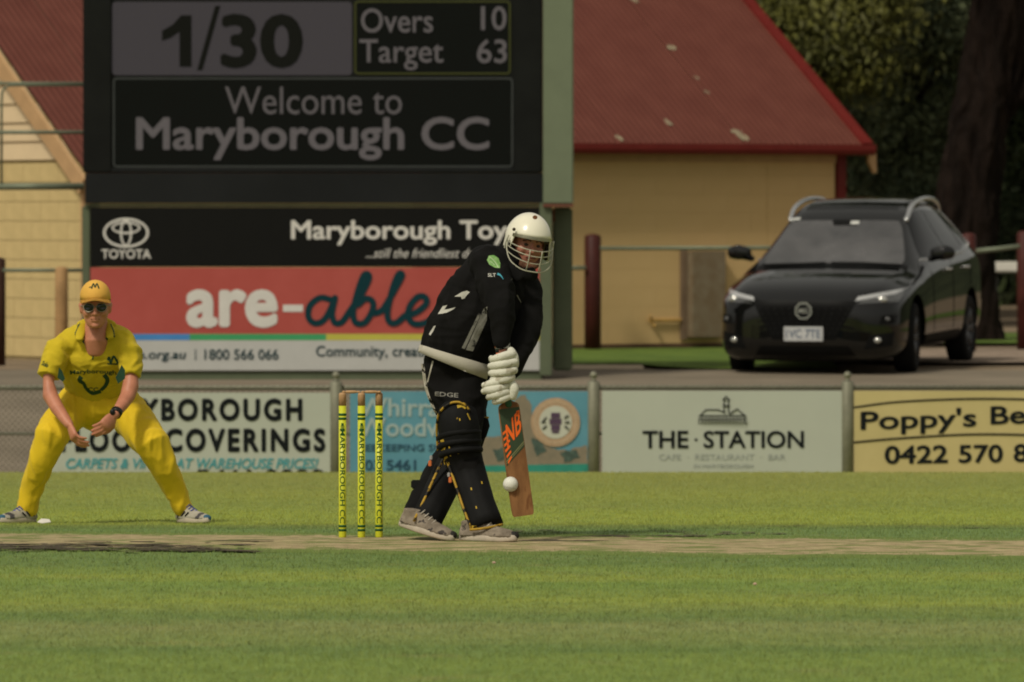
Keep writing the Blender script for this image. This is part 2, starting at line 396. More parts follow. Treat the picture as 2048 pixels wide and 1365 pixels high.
em2 = pn.nodes.new('ShaderNodeMix'); em2.data_type = 'RGBA'; em2.inputs['A'].default_value = (.135, .185, .042, 1)
pn.links.new(er.outputs[0], em2.inputs['Factor']); pn.links.new(lk, em2.inputs['B']); pn.links.new(em2.outputs['Result'], pb.inputs['Base Color'])
bm = BM(); rows = []; NR = 12
xs = [-8+16*i/900 for i in range(901)]; edge = []
for s_ in range(NR+1):
    t_ = s_/NR; row = []
    for x in xs:
        y0_, y1_ = pitch_edge(x, 0)-.25, pitch_edge(x, 1)+.2; y = y0_*(1-t_)+y1_*t_
        edge.append(min(1, min(y-y0_, y1_-y)/.42)); row.append(bm.verts.new((x, y, .0006+.0034*edge[-1])))
    rows.append(row)
for a, b in zip(rows, rows[1:]):
    for i in range(900): bm.faces.new((a[i], a[i+1], b[i+1], b[i]))
po = obj('pitch', bm, straw, kind='structure')
ec = po.data.color_attributes.new('edge', 'FLOAT_COLOR', 'POINT'); ec.data.foreach_set('color', np.repeat(np.array(edge), 4))
soil = mat('bare_soil', (.045, .035, .024), .95, .5, 9, .01, 40, var2=(.17, .14, .09), stretch=(1, 1.5, 1))
def soil_patch(px0, px1, py, dy, seed):
    a, Y = ground_px(px0, py); b, _ = ground_px(px1, py)
    Yn = ground_px(px0, py+dy)[1]; ry = (Y-Yn)/2
    if True:                        # a scatter of small bare flecks
        bm = BM(); rs = random.Random(seed)
        for k in range(int((14 if dy < 10 else 170)*(b-a))+6):
            cx_, cy_ = rs.uniform(a, b), (Y+Yn)/2+rs.gauss(0, ry*.8); rx_, r2 = rs.uniform(.015, .11), rs.uniform(.012, .05)
            if dy > 10:
                u_ = (cx_-a)/(b-a); wdt = 1 if u_ < .7 else max(.08, 1-(u_-.7)/.3)
                cy_ = Yn+.03+(Y-Yn)*(.12+.55*rs.random())*wdt if rs.random() < .8 else Yn+(Y-Yn)*rs.random()
            bm.faces.new([bm.verts.new((cx_+rx_*math.cos(t_)*q_, cy_+r2*math.sin(t_)*q_, gz(cy_+r2*math.sin(t_)*q_)+.006+.00002*k)) for t_, q_ in [(2*math.pi*i/12, rs.uniform(.6, 1.2)) for i in range(12)]])
        obj('soil_patch', bm, soil, kind='stuff' if False else 'structure'); return
    bm = BM(); n = 60; up, lo = [], []
    for i in range(n+1):
        u = i/n; x = a+(b-a)*u; e = math.sin(math.pi*u)**.4
        k = .5+.9*abs(noise.noise(Vector((x*4, seed, 0))))+.5*noise.noise(Vector((x*13, seed, 1)))
        k2 = .5+.9*abs(noise.noise(Vector((x*4, seed+9, 0))))+.5*noise.noise(Vector((x*13, seed+9, 1)))
        c = (Y+Yn)/2+.07*noise.noise(Vector((x*2.5, seed+4, 0)))
        yu, yd = c+ry*e*k, c-ry*e*k2; up.append(bm.verts.new((x, yu, gz(yu)+.0055+.0005*seed))); lo.append(bm.verts.new((x, yd, gz(yd)+.0055+.0005*seed)))
    for i in range(n): bm.faces.new((lo[i], lo[i+1], up[i+1], up[i]))
    obj('soil_patch', bm, soil, kind='structure')
for i, a in enumerate([(-60, 530, 1084, 24, 0), (1010, 1130, 1060, 7, 1), (1330, 1570, 1067, 6, 2), (1765, 1940, 1053, 6, 3), (1530, 1600, 1053, 3, 4), (1200, 1400, 1072, 3, 5), (1060, 1190, 1082, 2.5, 6)]): soil_patch(*a[:4], a[4])

# grass blades: the visible part of the oval, far too many to count
def blades(name, n, x0, x1, y0, y1, h0, h1, m, skip_pitch=True, only_pitch=False, wd=.0022):
    u = rng.random(n); y = np.exp(np.log(y0)+(np.log(y1)-np.log(y0))*u)
    half = y*1.12*1024/F+.2; x = (rng.random(n)*2-1)*half
    e0 = np.array([pitch_edge(v, 0) for v in np.linspace(-8, 8, 900)]); e1 = np.array([pitch_edge(v, 1) for v in np.linspace(-8, 8, 900)]); g = np.linspace(-8, 8, 900)
    sg_ = .16 if not only_pitch else .12
    on = (y > np.interp(x, g, e0)+rng.normal(0, sg_, n)) & (y < np.interp(x, g, e1)+rng.normal(0, sg_*.7, n))
    keep = on if only_pitch else ~on
    x, y = x[keep], y[keep]; n = len(x); z = np.interp(y, GY, GZ)
    h = h0+(h1-h0)*rng.random(n)**1.5; a = rng.random(n)*2*np.pi; ln = h*.6
    wx = np.cos(a)*wd; wy = np.sin(a)*wd*.3; b = rng.random(n)*2*np.pi
    co = np.empty((n, 3, 3)); co[:, 0] = np.stack([x-wx, y-wy, z], 1); co[:, 1] = np.stack([x+wx, y+wy, z], 1)
    co[:, 2] = np.stack([x+np.cos(b)*ln*.6, y+np.sin(b)*ln*.6, z+h], 1)
    me = bpy.data.meshes.new(name); me.vertices.add(3*n); me.vertices.foreach_set('co', co.ravel())
    me.loops.add(3*n); me.loops.foreach_set('vertex_index', np.arange(3*n, dtype=np.int32))
    me.polygons.add(n); me.polygons.foreach_set('loop_start', np.arange(0, 3*n, 3, dtype=np.int32)); me.polygons.foreach_set('loop_total', np.full(n, 3, dtype=np.int32))
    me.update(); at = me.color_attributes.new('tone', 'FLOAT_COLOR', 'POINT')
    t = np.repeat(.88+.3*rng.random(n), 3); c = np.stack([t*(1+.15*np.repeat(rng.random(n), 3)), t, t*.95, np.ones(3*n)], 1)
    at.data.foreach_set('color', c.ravel()); return obj(name, me, m, kind='stuff')
blades('grass_blades', 340000, -4, 4, 24.3, 56, .005, .016, blade)
blades('dry_grass_blades', 50000, -4, 4, 33, 38, .003, .009, mat('straw_blades', (.40, .34, .19), .9, .3, 4), only_pitch=True)

# ------------------------------------------------------------------ buildings
TH = math.radians(30); gd = Vector((math.cos(TH), math.sin(TH), 0)); PHI = math.radians(33.4)
back = Vector((-math.sin(TH), math.cos(TH), 0)); up = Vector((0, 0, 1)); slope = back*math.cos(PHI)+up*math.sin(PHI)
rn = -back*math.sin(PHI)+up*math.cos(PHI)
def frame(o, a, b, c):                  # matrix with origin o and axes a, b, c
    return Matrix(((a.x, b.x, c.x, o.x), (a.y, b.y, c.y, o.y), (a.z, b.z, c.z, o.z), (0, 0, 0, 1)))
redroof = mat('red_painted_iron', (.108, .031, .022), .55, .12, 2.0, 0, spec=.12, var2=(.128, .041, .029), dirt=((.42, .34, .24), .735, 1.6))
redtrim = mat('red_trim_paint', (.13, .014, .011), .45, .1)
mustard = mat('mustard_painted_block', (.57, .39, .18), .85, .015, 3, .002, 60, var2=(.58, .40, .19))
joint = mat('mustard_joint', (.53, .36, .16), .9, .1)
cream_block = mat('cream_painted_block', (.52, .40, .185), .85, .08, 3, .002, 60, var2=(.60, .46, .22))
cream_joint = mat('cream_joint', (.40, .31, .15), .9, .1)
weather = mat('cream_weatherboard', (.62, .48, .30), .7, .05, 3)
tan = mat('tan_trim_paint', (.45, .28, .14), .6, .1)
def roof_sheet_mesh(length, waves=10, pitch=.076, amp=.0085):
    bm = BM(); A, B = [], []
    n = waves*6
    for i in range(n+1):
        x = i*pitch/6; z = amp*math.cos(2*math.pi*i/6)
        A.append(bm.verts.new((x, 0, z))); B.append(bm.verts.new((x, length, z)))
    for i in range(n): bm.faces.new((A[i], A[i+1], B[i+1], B[i]))
    me = bpy.data.meshes.new('roof_sheet'); bm.to_mesh(me); bm.free(); me.shade_smooth(); return me
def place(name, me_or_bm, m, parent, M, smooth=False):
    if isinstance(me_or_bm, bmesh.types.BMesh):
        o = obj(name, me_or_bm, m, local=True, smooth=smooth)
    else:
        o = bpy.data.objects.new(name, me_or_bm); S.collection.objects.link(o)
        if not me_or_bm.materials: me_or_bm.materials.append(m)
    o.parent = parent; o.matrix_basis = world(parent).inverted() @ M if parent else M
    return o
def block_run(root, name, o, dx, length, z0, z1, out, face, bw=.40, bh=.20, gap=.005, depth=.02, clip=None):
    """courses of blocks: shared mesh, each block its own object"""
    me = {}
    def get(w_):
        k = round(w_, 3)
        if k not in me:
            bm = box(BM(), 0, w_-gap, 0, depth, 0, bh-gap); 
            m_ = bpy.data.meshes.new(name); bm.to_mesh(m_); bm.free(); m_.materials.append(face); me[k] = m_
        return me[k]
    row = 0; z = z0
    while z < z1-.05:
        x = 0 if row % 2 == 0 else -bw/2
        while x < length-.02:
            a = max(x, 0); b = min(x+bw, length)
            if b-a > .05 and (clip is None or clip(a, b, z)):
                M = frame(o+dx*a+up*(z-o.z)+out*(depth-.002+random.uniform(0, .0015)), dx, -out, up)
                ob = place(name, get(b-a), face, root, M)
            x += bw
        z += bh; row += 1

# --- the club building on the right
C = P(1740, 290, 80)                    # right end of the gutter
cl = thing('club_building', 'mustard block building with a red corrugated iron roof behind the black car', 'building', (C.x, C.y, gz(80)))
nsh = 8; RL = 4.6
sm = roof_sheet_mesh(RL); 
for i in range(nsh):
    place('roof_sheet', sm, redroof, cl, frame(C-gd*(.76*(i+1)+.10)+rn*(.003*(i % 2)), gd, slope, rn))
bm = box(BM(), -.11, .03, -.02, RL, -.10, .035, .006); place('verge_capping', bm, redtrim, cl, frame(C, gd, slope, rn))
bm = BM()                               # gutter: a half-round channel
for_l = .76*nsh+.1
prof = [(0, .0), (0, -.07), (-.02, -.10), (-.07, -.115), (-.11, -.10), (-.125, -.06), (-.125, .0), (-.115, .0), (-.115, -.06), (-.07, -.10), (-.015, -.085), (-.01, .0)]
ring_join(bm, [[Vector((x, a, b)) for a, b in prof] for x in (-for_l, .0)]); bmesh.ops.recalc_face_normals(bm, faces=bm.faces[:])
place('gutter', bm, redtrim, cl, frame(C+up*.0, gd, back, up))
wallo = C+back*.24-gd*for_l; wl = for_l-.20
zt = C.z-.05; z0 = gz(80)
bm = box(BM(), 0, wl, .0, .18, z0-.2-wallo.z, zt+.05-wallo.z); place('wall', bm, joint, cl, frame(wallo, gd, back, up))
block_run(cl, 'block', Vector((wallo.x, wallo.y, wallo.z)), gd, wl-.11, z0+.06, zt-.16, -back, mustard, .60, .2, gap=.0016)
bm = box(BM(), 0, wl, -.035, .0, zt-.145-wallo.z, zt-wallo.z); place('fascia', bm, tan, cl, frame(wallo, gd, back, up))
bm = box(BM(), 0, wl, -.03, .0, z0-.05-wallo.z, z0+.055-wallo.z); place('wall_base', bm, mat('dark_brick_base', (.10, .055, .035), .9, .3), cl, frame(wallo, gd, back, up))
bm = box(BM(), wl-.1, wl+.02, -.05, .15, z0-.1-wallo.z, zt-wallo.z, .006); place('corner_post', bm, redtrim, cl, frame(wallo, gd, back, up))
bm = box(BM(), wl-.98, wl-.965, -.022, -.0205, z0-wallo.z+.06, zt-.15-wallo.z); place('wall_joint', bm, joint, cl, frame(wallo, gd, back, up))
bm = BM(); bm.faces.new([bm.verts.new(v) for v in ((0, .02, .03), (.09, .02, -.06), (.10, .02, -.30), (.07, .02, -.31), (0, .02, -.18))]); thicken(bm, Vector((0, .05, 0)))
place('barge_end', bm, tan, cl, frame(C, gd, back, up))
bm = BM()                               # far roof slope, ridge and end walls close the building
R0 = C-gd*for_l+slope*RL; R1 = C+slope*RL; E0 = R0+back*RL*math.cos(PHI)-up*RL*math.sin(PHI); E1 = R1+back*RL*math.cos(PHI)-up*RL*math.sin(PHI)
bm.faces.new([bm.verts.new(v) for v in (R0, R1, E1, E0)]); obj('far_roof_slope', bm, redroof, cl)
bm = BM()
for e, r_, g_ in ((E0, R0, C-gd*for_l), (E1, R1, C)):
    s_ = gd*(.0 if r_ is R0 else -.2); gl = g_+back*.24+s_+slope*0; 
    bm.faces.new([bm.verts.new(v) for v in (Vector((gl.x, gl.y, z0-.2)), gl-up*.02, r_+s_-up*.12, e+s_-back*.24-up*.02, Vector(((e+s_-back*.24).x, (e+s_-back*.24).y, z0-.2)))])
obj('gable_wall', bm, mustard, cl)
def on_roof(px, py):
    d = P(px, py, 80)-Vector((0, 0, H)); o_ = Vector((0, 0, H)); return o_+d*((C-o_).dot(rn)/d.dot(rn))
lich = mat('grey_lichen', (.26, .20, .14), .9, .3, 20, var2=(.36, .32, .20))
for k, (px, py, rx_, ry_) in enumerate(((1343, 97, 10, 5), (1335, 246, 11, 6), (1238, 278, 12, 4), (1473, 267, 12, 7), (1487, 277, 11, 6), (1392, 158, 6, 3), (1414, 186, 6, 3), (1268, 2, 9, 4))):
    bm = BM(); bm.faces.new([bm.verts.new(on_roof(px+rx_*math.cos(a)*q, py+ry_*math.sin(a)*q+.4*rx_*math.cos(a))+rn*.0095) for a, q in [(2*math.pi*i/14, random.uniform(.6, 1.15)) for i in range(14)]])
    obj('lichen_patch', bm, lich, cl)
# service box, pipe and tap on the wall
tp = wallo+gd*(wl-2.08)
bm = BM(); box(bm, .0, .075, -.05, -.025, z0+.1-wallo.z, z0+1.07-wallo.z)
place('cable_duct', bm, mat('brown_duct', (.19, .13, .085), .7, .15), cl, frame(Vector((tp.x, tp.y, wallo.z)), gd, back, up))
bm = BM(); box(bm, .08, .50, -.16, -.03, z0+.12-wallo.z, z0+1.05-wallo.z, .01)
place('meter_box', bm, mat('weathered_grey_box', (.20, .14, .08), .7, .2, 9, var2=(.21, .17, .115)), cl, frame(Vector((tp.x, tp.y, wallo.z)), gd, back, up))
bm = BM(); pipe(bm, [(-.38, -.05, z0+.31-wallo.z), (.0, -.05, z0+.31-wallo.z)], .016, 8); ball(bm, (-.38, -.06, z0+.31-wallo.z), .03, 8); pipe(bm, [(-.38, -.06, z0+.33-wallo.z), (-.43, -.12, z0+.36-wallo.z)], .012, 8); pipe(bm, [(-.38, -.06, z0+.30-wallo.z), (-.36, -.11, z0+.24-wallo.z)], .014, 8)
place('tap', bm, mat('yellow_pipe_paint', (.42, .25, .07), .6, .2), cl, frame(Vector((tp.x, tp.y, wallo.z)), gd, back, up))

# --- the gabled building on the left
C2 = P(166, 349, 73); z2 = gz(73)
gb = thing('gabled_building', 'cream weatherboard and block gable with a red roof left of the scoreboard', 'building', (C2.x, C2.y, z2))
sm2 = roof_sheet_mesh(4.6)
for i in range(5):
    place('roof_sheet', sm2, redroof, gb, frame(C2+gd*(.76*i+.04)+rn*(.003*(i % 2)), gd, slope, rn))
bm = box(BM(), -.05, .0, -.12, 4.6, -.16, .02, .004); place('barge_board', bm, tan, gb, frame(C2, gd, slope, rn))
gw = C2+gd*.12+back*.15                # foot of the gable wall corner (under the verge)
GL = 7.3
pent = [(0, z2-.3), (0, gw.z+.02), (3.65, gw.z+.02+3.5*math.tan(PHI)), (7.3, gw.z+.02), (7.3, z2-.3)]
bm = BM(); bm.faces.new([bm.verts.new(gw+back*a+up*(b-gw.z)) for a, b in pent]); thicken(bm, gd*.15); obj('gable_wall', bm, cream_joint, gb)
zs = P(0, 320, 74).z
block_run(gb, 'block', Vector((gw.x, gw.y, gw.z)), back, 4.2, z2+.0, zs-.05, -gd, cream_block, .40, .195, gap=.006, depth=.02, clip=lambda a, b, z: z+.19 < zs+.03)
k = 0; z = zs
while k < 9:                           # weatherboards, each trimmed to the rake
    top = z+.19; a0 = max(0, (z-gw.z-.0)/math.tan(PHI)+.02); a1 = max(0, (top-gw.z)/math.tan(PHI)+.02)
    if a0 > 3.4: break
    bm = BM(); q = [(a0, z, .034), (4.2, z, .034), (4.2, top, .012), (a1, top, .012)]
    bm.faces.new([bm.verts.new(gw+back*a+up*(b-gw.z)-gd*c) for a, b, c in q]); bmesh.ops.recalc_face_normals(bm, faces=bm.faces[:]); thicken(bm, gd*.012)
    obj('weatherboard', bm, weather, gb); z += .19; k += 1
bm = BM(); bm.faces.new([bm.verts.new(v) for v in (gw, gw+gd*3.7, gw+gd*3.7-up*(gw.z-z2+.3), gw-up*(gw.z-z2+.3))]); thicken(bm, back*.1); obj('side_wall', bm, cream_block, gb)
bm = box(BM(), -.03, .05, -.03, .05, z2-gw.z, 0, .004); place('corner_trim', bm, tan, gb, frame(gw-gd*.02, gd, back, up))
# ------------------------------------------------------------------ posts and pipe rails
galv = mat('green_grey_pipe', (.16, .18, .125), .5, .15, 8, metal=.2)
def post_thing(name, label, cat, px0, px1, pyt, Y, m, group, cap=.03):
    a = P(px0, pyt, Y); b = P(px1, pyt, Y); r = (b.x-a.x)/2; c = Vector(((a.x+b.x)/2, Y, gz(Y)))
    hh = a.z-c.z
    o = obj(name, lathe(BM(), c-up*.1, [(r, 0), (r*1.02, hh*.5+.1), (r, hh-cap+.1), (r*.75, hh-.01+.1), (r*.2, hh+.1)], 20), m, smooth=True)
    return tag(o, label, cat, group)
redp = mat('dark_red_post_paint', (.055, .013, .010), .55, .2, 7)
g = 'timber posts of the pipe rails'
for a in [('post', 'tall dark red post standing between the scoreboard and the car', 'post', 1169, 1202, 468, 78, redp, g),
          ('post', 'dark red post partly hidden behind the car', 'post', 1922, 1952, 466, 77, redp, g),
          ('post', 'dark red post at the right edge of the picture', 'post', 2034, 2064, 462, 78, redp, g),
          ('post', 'dark brown post at the far left edge', 'post', -14, 11, 515, 71.2, mat('dark_brown_post', (.045, .02, .013), .6, .2), g),
          ('post', 'tan post behind the crouching fielder in yellow', 'post', 110, 136, 533, 71, mat('tan_post', (.42, .25, .11), .6, .15), g)]: post_thing(*a)
def rail(label, pts, Y, r, group='pipe rails', name='pipe_rail'):
    q = [P(x, y, Y if len(p) == 0 else p[0]) for x, y, *p in pts]
    bm = BM(); pipe(bm, [tuple(v) for v in q], r, 10)
    return tag(obj(name, bm, galv, smooth=True), label, 'rail', group)
rail('long green pipe rail between the red post and the car', [(1200, 497), (1480, 496), (1925, 494)], 77.9, .02)
rail('short green pipe rail left of the tall red post', [(1120, 537), (1172, 536)], 77.9, .022)
rail('pale pipe rail right of the car', [(1948, 503), (1990, 499), (2040, 493)], 77.5, .025)
rail('low pipe rail at shoulder height beside the tan post', [(5, 541), (172, 541)], 71, .018)
rail('thick pipe rail below the gable on the left', [(-40, 374), (168, 373)], 70.2, .033)
g2 = thing('pipe_gate', 'green pipe frame with two bars and a rounded corner left of the scoreboard', 'gate', P(84, 600, 70.2))
bm = BM(); pipe(bm, [tuple(P(x, y, 70.2)) for x, y in ((166, 171), (22, 171), (10, 175), (4, 186), (3, 210), (3, 372))], .012, 8); obj('bar', bm, galv, g2, True)
bm = BM(); pipe(bm, [tuple(P(x, y, 70.2)) for x, y in ((-40, 167), (168, 167))], .014, 8); obj('bar', bm, galv, g2, True)
bm = BM(); pipe(bm, [tuple(P(x, y, 70.2)) for x, y in ((-40, 265), (168, 265))], .018, 8); obj('bar', bm, galv, g2, True)
# ------------------------------------------------------------------ scoreboard
YS = 68.0
blk = mat('black_steel', (.0045, .005, .0045), .55, .3, 3, spec=.15, var2=(.007, .008, .007))
panel = mat('black_panel', (.007, .008, .009), .45, .3, .8, spec=.2, var2=(.012, .013, .014))
gpaint = mat('pale_green_paint', (.145, .172, .110), .6, .06, 5, .0004, 30, dirt=((.09, .10, .06), .72, 9))
gpost = mat('green_post_paint', (.10, .12, .072), .6, .1, 5)
sb = thing('scoreboard', 'large black electronic scoreboard reading 1/30 on green steel posts', 'scoreboard', P(640, 760, YS))
obj('cabinet', pbox(BM(), 166, -70, 1085, 346, YS+.03, .85, .01), blk, sb)
obj('lower_panel', pbox(BM(), 170, 347, 1087, 407, YS+.0, .5, .008), panel, sb)
bm = BM(); pbox(bm, 166, -60, 222, 344, YS+.0, .028, .004); obj('bezel', bm, blk, sb)
bm = BM(); pbox(bm, 1028, -60, 1083, 344, YS+.0, .028, .004); obj('bezel', bm, blk, sb)
bm = BM(); pbox(bm, 222.5, 336, 1027.5, 344, YS+.01, .018, .002); obj('bezel', bm, panel, sb)
bm = BM(); pbox(bm, 1086, -60, 1147, 408, YS-.05, .72, .012); obj('side_panel', bm, gpaint, sb)
obj('side_panel_edge', pbox(BM(), 1086, 408.3, 1147, 414, YS-.045, .7), mat('rust_edge', (.12, .045, .03), .8, .3), sb)
def led(name, col, var, e):
    m = bpy.data.materials.new(name); m.use_nodes = True; n = m.node_tree; b = n.nodes['Principled BSDF']; b.inputs['Roughness'].default_value = .7; b.inputs['Specular IOR Level'].default_value = .08
    tc = n.nodes.new('ShaderNodeTexCoord'); v = n.nodes.new('ShaderNodeTexVoronoi'); v.inputs['Scale'].default_value = 62; v.inputs['Randomness'].default_value = 0
    n.links.new(tc.outputs['Object'], v.inputs['Vector'])
    r = n.nodes.new('ShaderNodeValToRGB'); r.color_ramp.elements[0].position = .15; r.color_ramp.elements[1].position = .55
    r.color_ramp.elements[0].color = (*[c*1.5 for c in col], 1); r.color_ramp.elements[1].color = (*[c*.65 for c in col], 1)
    n.links.new(v.outputs['Distance'], r.inputs[0]); n.links.new(r.outputs[0], b.inputs['Base Color'])
    n.links.new(r.outputs[0], b.inputs['Emission Color']); b.inputs['Emission Strength'].default_value = e; return m
lit = led('led_violet_grey', (.052, .047, .053), 0, .45)
dark = led('led_dark', (.005, .006, .0048), 0, .2)
ltxt = led('led_text', (.075, .068, .070), 0, .42)
dtxt = led('led_off', (.006, .0065, .005), 0, .1)
yel = mat('led_yellow_line', (.035, .037, .010), .6, .1, emit=((.05, .055, .01), .3))
gry = mat('led_grey_line', (.035, .038, .035), .6, .1, emit=((.035, .038, .035), .3))
def rrect(x0, y0, x1, y1, r=8, n=4):
    out = []
    for cx, cy, a0 in ((x1-r, y0+r, -90), (x1-r, y1-r, 0), (x0+r, y1-r, 90), (x0+r, y0+r, 180)):
        for i in range(n+1):
            a = math.radians(a0+90*i/n); out.append((cx+r*math.cos(a), cy+r*math.sin(a)))
    return out
def frame_bm(x0, y0, x1, y1, w_, Y, r=8):
    A = rrect(x0, y0, x1, y1, r); B = rrect(x0+w_, y0+w_, x1-w_, y1-w_, max(r-w_, 1)); bm = BM()
    a = [bm.verts.new(P(x, y, Y-.001)) for x, y in A]; b = [bm.verts.new(P(x, y, Y-.001)) for x, y in B]
    for i in range(len(a)): j = (i+1) % len(a); bm.faces.new((a[i], a[j], b[j], b[i]))
    thicken(bm, Vector((0, -.003, 0))); return bm
YF = YS+.03
o = obj('score_screen', poly_bm(rrect(224, 4, 704, 151), YF, .006), lit, sb)
lets('lettering', (poly_bm([(362, 31), (383, 31), (383, 134), (359, 134), (359, 64), (342, 76), (324, 82), (324, 62), (345, 50)], YF-.007), ptext('30', 441, 28, 606, 137, YF-.007, .035), ptext('/', 394, 12, 441, 141, YF-.007, -.006)), dtxt, o)
o = obj('overs_screen', poly_bm(rrect(709, 2, 1021, 149), YF, .006), dark, sb)
obj('screen_border', frame_bm(709, 2, 1021, 149, 3, YF-.007), yel, o)
lets('lettering', (ptext('Overs', 722, 17, 866, 66, YF-.007, .008), ptext('10', 962, 13, 1013, 61, YF-.007, .012), ptext('Target', 719, 79, 887, 141, YF-.007, .008), ptext('63', 954, 79, 1014, 127, YF-.007, .012)), ltxt, o)
o = obj('message_screen', poly_bm(rrect(226, 156, 1026, 335), YF, .006), dark, sb)
obj('screen_border', frame_bm(226, 156, 1026, 335, 3, YF-.007), gry, o)
lets('lettering', (ptext('Welcome to', 450, 174, 804, 229, YF-.007, .0), ptext('Maryborough CC', 272, 234, 979, 321, YF-.007, .022)), ltxt, o)
bm = BM(); pbox(bm, 164, 413, 180, 752, YS+.06, .14, .006); obj('support_post', bm, gpost, sb)
bm = BM(); pbox(bm, 1079, 405, 1104, 752, YS+.0, .16, .006); obj('support_post', bm, gpost, sb)
bm = BM(); pbox(bm, 1105, 415, 1145, 742, YS+.30, .28, .02); obj('rear_column', bm, gpost, sb)
bm = BM(); pbox(bm, 160, 743, 1086, 764, YS+.05, .14, .006); obj('bottom_beam', bm, gpost, sb)
bm = BM(); pbox(bm, 170, 408.5, 1086, 414, YS+.04, .06); obj('sign_rail', bm, gpost, sb)
obj('junction_box', pbox(BM(), 1096, 418, 1110, 444, YS+.2, .06, .005), mat('rusty_box', (.13, .045, .02), .8, .3), sb)

# --- car dealer's sign and community banner below the screen
YB = YS+.02
w_ink = mat('white_print', (.58, .56, .52), .6, .05)
s1 = thing('dealership_sign', 'black sign with white oval emblem and Maryborough Toyota in white letters', 'sign', P(630, 534, YB))
obj('board', pbox(BM(), 181, 415, 1079, 534, YB, .03, .003), mat('black_print', (.0045, .0045, .004), .5, .1, spec=.15), s1)
ex, ey = 252, 466
ring = BM()
em = merge(disc_bm(ex, ey, 46, 30, YB, inner=5), disc_bm(ex, ey-10, 29, 12.5, YB-.002, inner=4), disc_bm(ex, ey, 12, 27, YB-.004, inner=4))
obj('emblem', em, w_ink, s1)
lets('lettering', (ptext('TOYOTA', 203, 499, 302, 518, YB, .02), ptext('Maryborough Toyota', 582, 441, 1092, 491, YB, .022), ptext('...still the friendliest dealer in town', 732, 497, 1062, 516, YB, .0, .35)), w_ink, s1)
s2 = thing('community_banner', 'red and white banner reading are-able with a blue, green and yellow stripe', 'banner', P(630, 742, YB))
obj('red_panel', pbox(BM(), 181, 535.5, 1079, 668, YB, .025), mat('red_print', (.36, .055, .042), .5, .06, 1.2, spec=.4, var2=(.41, .08, .065)), s2)
for (a, b, nme, c) in ((181, 379, 'blue_stripe', (.06, .22, .50)), (379.5, 652, 'green_stripe', (.05, .30, .12)), (652.5, 1079, 'yellow_stripe', (.45, .42, .07))):
    obj(nme, pbox(BM(), a, 668.5, b, 681, YB, .025), mat(nme, c, .5, .05), s2)
obj('white_panel', pbox(BM(), 181, 681.5, 1079, 741, YB, .025), mat('white_banner', (.44, .44, .42), .55, .04), s2)
lets('lettering', (ptext('are', 372, 579, 556, 656, YB, .034), poly_bm([(566, 610), (606, 610), (606, 624), (566, 624)], YB)), w_ink, s2)
teal = mat('dark_teal_print', (.005, .034, .042), .5, .05, spec=.1)
L = [[(662, 600), (640, 596), (620, 612), (617, 635), (630, 647), (648, 640), (664, 612), (670, 596)], [(670, 596), (664, 628), (670, 646), (684, 644), (697, 626)],
     [(697, 626), (722, 590), (737, 560), (736, 549), (727, 552), (715, 585), (706, 625), (712, 646), (730, 645), (745, 620), (744, 602), (730, 598), (716, 610)],
     [(742, 628), (762, 622), (780, 596), (800, 560), (804, 549), (797, 549), (786, 575), (775, 620), (778, 643), (792, 646), (812, 630)],
     [(806, 634), (832, 625), (852, 608), (850, 595), (836, 594), (820, 612), (816, 634), (828, 648), (850, 646), (872, 632), (884, 620)]]
obj('script_lettering', strokes(L, 6.2, YB), teal, s2)
lets('small_lettering', (ptext('are-able.org.au', 191, 700, 372, 724, YB, .012, .15), poly_bm([(390, 699), (392, 699), (392, 721), (390, 721)], YB), ptext('1800 566 066', 409, 699, 557, 720, YB, .012), ptext('Community, creativity', 632, 692, 892, 720, YB, .012)), teal, s2)

# ------------------------------------------------------------------ boundary fence and its signs
YQ = 61.5
fm = mat('fence_galvanised', (.20, .195, .145), .55, .15, 12, metal=.3)
fence = thing('boundary_fence', 'low chain mesh fence with ball-topped posts carrying the advertising signs', 'fence', P(1024, 990, YQ))
PX = [-350, 672, 1187, 1695, 2205]
def pst(px):
    a = P(px, 765, YQ); zb = gz(YQ)-.05
    o = obj('post', lathe(BM(), (a.x, YQ, zb), [(.052, 0), (.052, a.z-zb), (.045, a.z-zb+.008)], 18), fm, fence, True)
    f = obj('finial', lathe(BM(), (a.x, YQ, a.z+.008), [(.02, 0), (.03, .006), (.02, .016), (.014, .022), (.028, .034), (.034, .05), (.028, .068), (.012, .08), (.004, .084)], 16), fm, o, True)
    return o
for px in PX: pst(px)
zt_ = P(0, 776, YQ).z; zm_ = P(0, 868, YQ).z; zb_ = gz(YQ)+.04
for z, r in ((zt_, .021), (zm_, .014), (zb_, .014)):
    bm = BM(); pipe(bm, [(P(-400, 0, YQ).x, YQ+.03, z), (P(2400, 0, YQ).x, YQ+.03, z)], r, 10); obj('rail', bm, fm, fence, True)
bm = BM(); xa, xb = P(-400, 0, YQ).x, P(2400, 0, YQ).x; hh = zt_-zb_; t = .0022
x = xa-hh
while x < xb:
    for sgn in (1, -1):
        x0, x1 = (x, x+hh) if sgn > 0 else (x+hh, x)
        a0, z0_, a1, z1_ = x0, zb_, x1, zt_+.02
        f = [bm.verts.new(v) for v in ((a0-t, YQ+.004*sgn, z0_), (a0+t, YQ+.004*sgn, z0_), (a1+t, YQ+.004*sgn, z1_), (a1-t, YQ+.004*sgn, z1_))]
        bm.faces.new(f)
    x += .052
thicken(bm, Vector((0, .003, 0))); obj('wire_mesh', bm, mat('dull_wire', (.10, .09, .07), .7, .1), fence, kind='stuff')
YN = YQ-.02
def sign(name, label, x0, x1, y0, y1, m, fr=None):
    r = thing(name, label, 'sign', P((x0+x1)/2, y1, YN))
    obj('board', pbox(BM(), x0, y0, x1, y1, YN, .012, .002), m, r); return r
